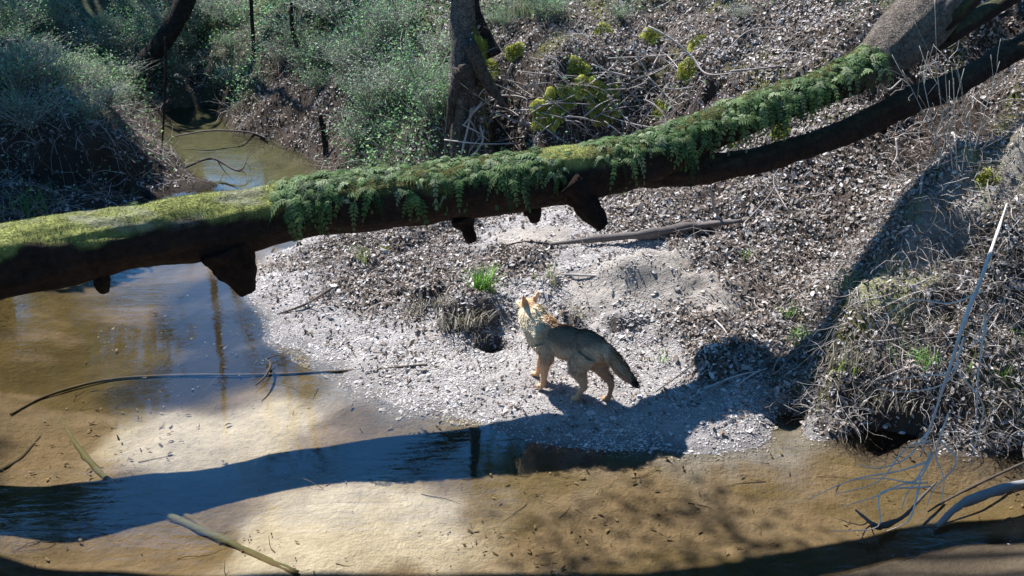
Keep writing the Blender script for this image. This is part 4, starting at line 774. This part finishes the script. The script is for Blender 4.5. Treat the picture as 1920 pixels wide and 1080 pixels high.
def build_animal():
    m = MB()
    ell(m, (.20,0,.475), (.17,.105,.155), 0, -.12); ell(m, (.02,0,.485), (.25,.112,.145)); ell(m, (-.17,0,.50), (.16,.108,.14)); ell(m, (-.26,0,.50), (.11,.09,.12)); ell(m, (.30,0,.51), (.115,.10,.145), 0, -.4)
    m.tube(crom([(.24,0,.53),(.33,-.005,.60),(.375,-.015,.675),(.395,-.02,.72)], 4), [.135,.122,.105,.082], 14)
    hy = -.42; hd = np.array([math.cos(hy), math.sin(hy), 0]); hs = np.array([-math.sin(hy), math.cos(hy), 0]); hc = np.array([.405,-.02,.725])
    ell(m, hc, (.085,.068,.064), hy); ell(m, hc+hd*.055+[0,0,-.012], (.06,.052,.045), hy)
    m.tube([hc+hd*.05+[0,0,-.010], hc+hd*.10+[0,0,-.022], hc+hd*.15+[0,0,-.030], hc+hd*.178+[0,0,-.030]], [.044,.032,.026,.018], 12)
    for s in (-1, 1):
        e0 = hc-hd*.012+hs*.042*s+[0,0,.035]; e1 = hc-hd*.035+hs*.080*s+[0,0,.125]
        T = (e1-e0); L = np.linalg.norm(T); 
        for k in np.linspace(0, 1, 9): wv_ = .040*(1-k)**.8+.004; ell(m, e0+T*k, (.012, wv_, .016), hy, 0, 8)
    LEG = {'fl': [(.20,.062,.46,.085),(.16,.070,.35,.060),(.185,.060,.20,.036),(.205,.048,.085,.027),(.215,.042,.03,.024)],
           'fr': [(.22,-.062,.46,.075),(.23,-.072,.35,.058),(.30,-.075,.235,.036),(.325,-.08,.12,.027),(.345,-.08,.06,.023)],
           'hl': [(-.22,.06,.47,.10),(-.15,.082,.335,.085),(-.18,.080,.25,.055),(-.215,.074,.17,.034),(-.165,.072,.09,.022),(-.145,.070,.03,.023)],
           'hr': [(-.25,-.06,.47,.10),(-.25,-.08,.345,.082),(-.31,-.080,.26,.052),(-.385,-.078,.18,.033),(-.385,-.075,.10,.021),(-.37,-.075,.03,.023)]}
    for k, p in LEG.items():
        P = crom(p, 4); m.tube(P[:, :3], P[:, 3], 12)
        e = np.array(p[-1][:3]); ell(m, e+[.022,0,-.008], (.040,.026,.020)); 
        for t in (-.015, -.005, .005, .015): ell(m, e+[.050-abs(t)*.6,t*1.1,-.014], (.016,.008,.011), 0, 0, 8)
    P = crom([(-.33,0,.55),(-.40,0,.50),(-.48,.0,.42),(-.57,.005,.345),(-.66,.01,.285)], 4); m.tube(P, [.035,.045,.052,.05,.032,.012], 12)
    o = m.build("body", M_fur); 
    md = o.modifiers.new("r", 'REMESH'); md.mode = 'VOXEL'; md.voxel_size = .0075; md.use_smooth_shade = True
    sm = o.modifiers.new("s", 'SMOOTH'); sm.factor = .6; sm.iterations = 5
    dg = bpy.context.evaluated_depsgraph_get(); me = bpy.data.meshes.new_from_object(o.evaluated_get(dg)); o.modifiers.clear(); o.data = me; me.name = "body"
    V = np.empty(len(me.vertices)*3, np.float32); me.vertices.foreach_get("co", V); V = V.reshape(-1, 3).astype(float)
    N = np.empty(len(me.vertices)*3, np.float32); me.vertices.foreach_get("normal", N); N = N.reshape(-1, 3).astype(float)
    def colf(V):
        x, y, z = V.T; n_ = .04*fbm(V[:, 0]*14, V[:, 1]*14, V[:, 2]*14, 3, 3)
        c = np.tile([.64,.49,.34], (len(V), 1))
        def mixc(c, k, col): return c*(1-k[:, None])+np.array(col)*k[:, None]
        c = mixc(c, sstep(.36, .44, z+n_)*sstep(.33, .22, x), [.74,.57,.39])                    # grey buff flank
        c = mixc(c, sstep(.47, .54, z+n_+.05*sstep(-.1, -.3, x)*-1)*sstep(.24, .13, x+n_)*sstep(-.36, -.30, x), [.33,.25,.18])   # dark saddle
        c = mixc(c, sstep(.17, .27, x+n_)*sstep(.38, .44, z), [.86,.74,.57])                   # pale neck and chest, whitened further to look sunlit
        c = mixc(c, sstep(.725, .75, z)*sstep(.33, .36, x), [.66,.46,.27])                    # rufous head and ears
        c = mixc(c, sstep(.33, .25, z+n_), [.68,.51,.34]); c = mixc(c, sstep(-.26, -.34, x)*sstep(.33, .25, z), [.52,.34,.21])
        c = mixc(c, sstep(-.36, -.42, x)*sstep(.24, .28, z), [.50,.33,.20]); c = mixc(c, sstep(-.58, -.63, x), [.05,.04,.035])
        return np.clip(c*np.array([1.03, .90, .79]), .01, .85)
    a = me.color_attributes.get("col") or me.color_attributes.new("col", 'FLOAT_COLOR', 'POINT')
    a.data.foreach_set("color", np.hstack([colf(V), np.ones((len(V), 1))]).astype(np.float32).ravel())
    if not me.materials: me.materials.append(M_fur)
    me.polygons.foreach_set("use_smooth", np.full(len(me.polygons), True))
    n = 30000; k = rng.integers(0, len(V), n); P0 = V[k]; Nn = N[k]; x, z = P0[:, 0], P0[:, 2]
    back = np.tile([-1., 0, -.35], (n, 1)); back[z < .34] = [-.1, 0, -1]; back[(x > .3) & (z > .5)] = [-.35, 0, -1]; back[(x < -.34) & (z > .22)] = [-.8, 0, -.6]
    d = back-Nn*(back*Nn).sum(1)[:, None]; d = d/(np.linalg.norm(d, axis=1)[:, None]+1e-6)+Nn*.45+.15*rng.normal(size=(n, 3))
    L = np.where(z < .30, .010, .032); L = np.where((x > .28) & (z > .45) & (z < .70), .022, L); L = np.where((x > .34) & (z > .70), .010, L); L = np.where((x < -.36) & (z > .24), .042, L)
    L = (L*rng.uniform(.5, 1.35, n))[:, None]; sd_ = np.cross(d, Nn); sd_ /= np.linalg.norm(sd_, axis=1)[:, None]+1e-6; wd = L*.10+.0008
    fb = MB(); j = rng.normal(0, .004, (n, 3)); P0 = P0+j; fb.batch(np.stack([P0-sd_*wd, P0+sd_*wd, P0+d*L*.6+sd_*wd*.6, P0+d*L-Nn*L*.15], 1), None, [[0, 1, 2], [0, 2, 3]], np.clip(colf(P0)*rng.uniform(.75, 1.3, (n, 1)), .01, .85))
    fur = fb.build("fur", M_fur); fur["kind"] = 'stuff'
    eyes = []
    for s in (-1, 1):
        e = MB(); ell(e, hc+hd*.078+hs*.034*s+[0,0,.010], (.011,.011,.011), 0, 0, 10); e.c = [np.tile([.05,.03,.01], (len(c), 1)) for c in e.c]; eyes.append(e.build("eye", M_skin))
    e = MB(); ell(e, hc+hd*.188+[0,0,-.024], (.014,.016,.012), hy, 0, 10); e.c = [np.tile([.01,.01,.01], (len(c), 1)) for c in e.c]; nose = e.build("nose", M_skin)
    return o, fur, eyes, nose
body, fur, eyes, nose = build_animal()
fl = hit(1018, 729); hl = hit(1082, 754); heading = math.atan2(.54, -.84); SCL = .93
fw = np.array([math.cos(heading), math.sin(heading)]); lf = np.array([-fw[1], fw[0]])
org = hl[:2]-(fw*(-.145)+lf*.07)*SCL
zs = [float(h(np.array([(org+(fw*a+lf*b_)*SCL)[0]]), np.array([(org+(fw*a+lf*b_)*SCL)[1]]))[0]) for a, b_ in ((.215,.042),(-.145,.07),(-.37,-.075))]
an = empty("coyote", (org[0], org[1], np.mean(zs)+.006), heading); an.scale = (SCL,)*3
tag(an, "grey backed coyote standing on the gravel looking away upstream", "coyote")
for c_ in (body, fur, nose, *eyes): c_.parent = an
print("animal", org, zs, "objects", len(SC.objects))
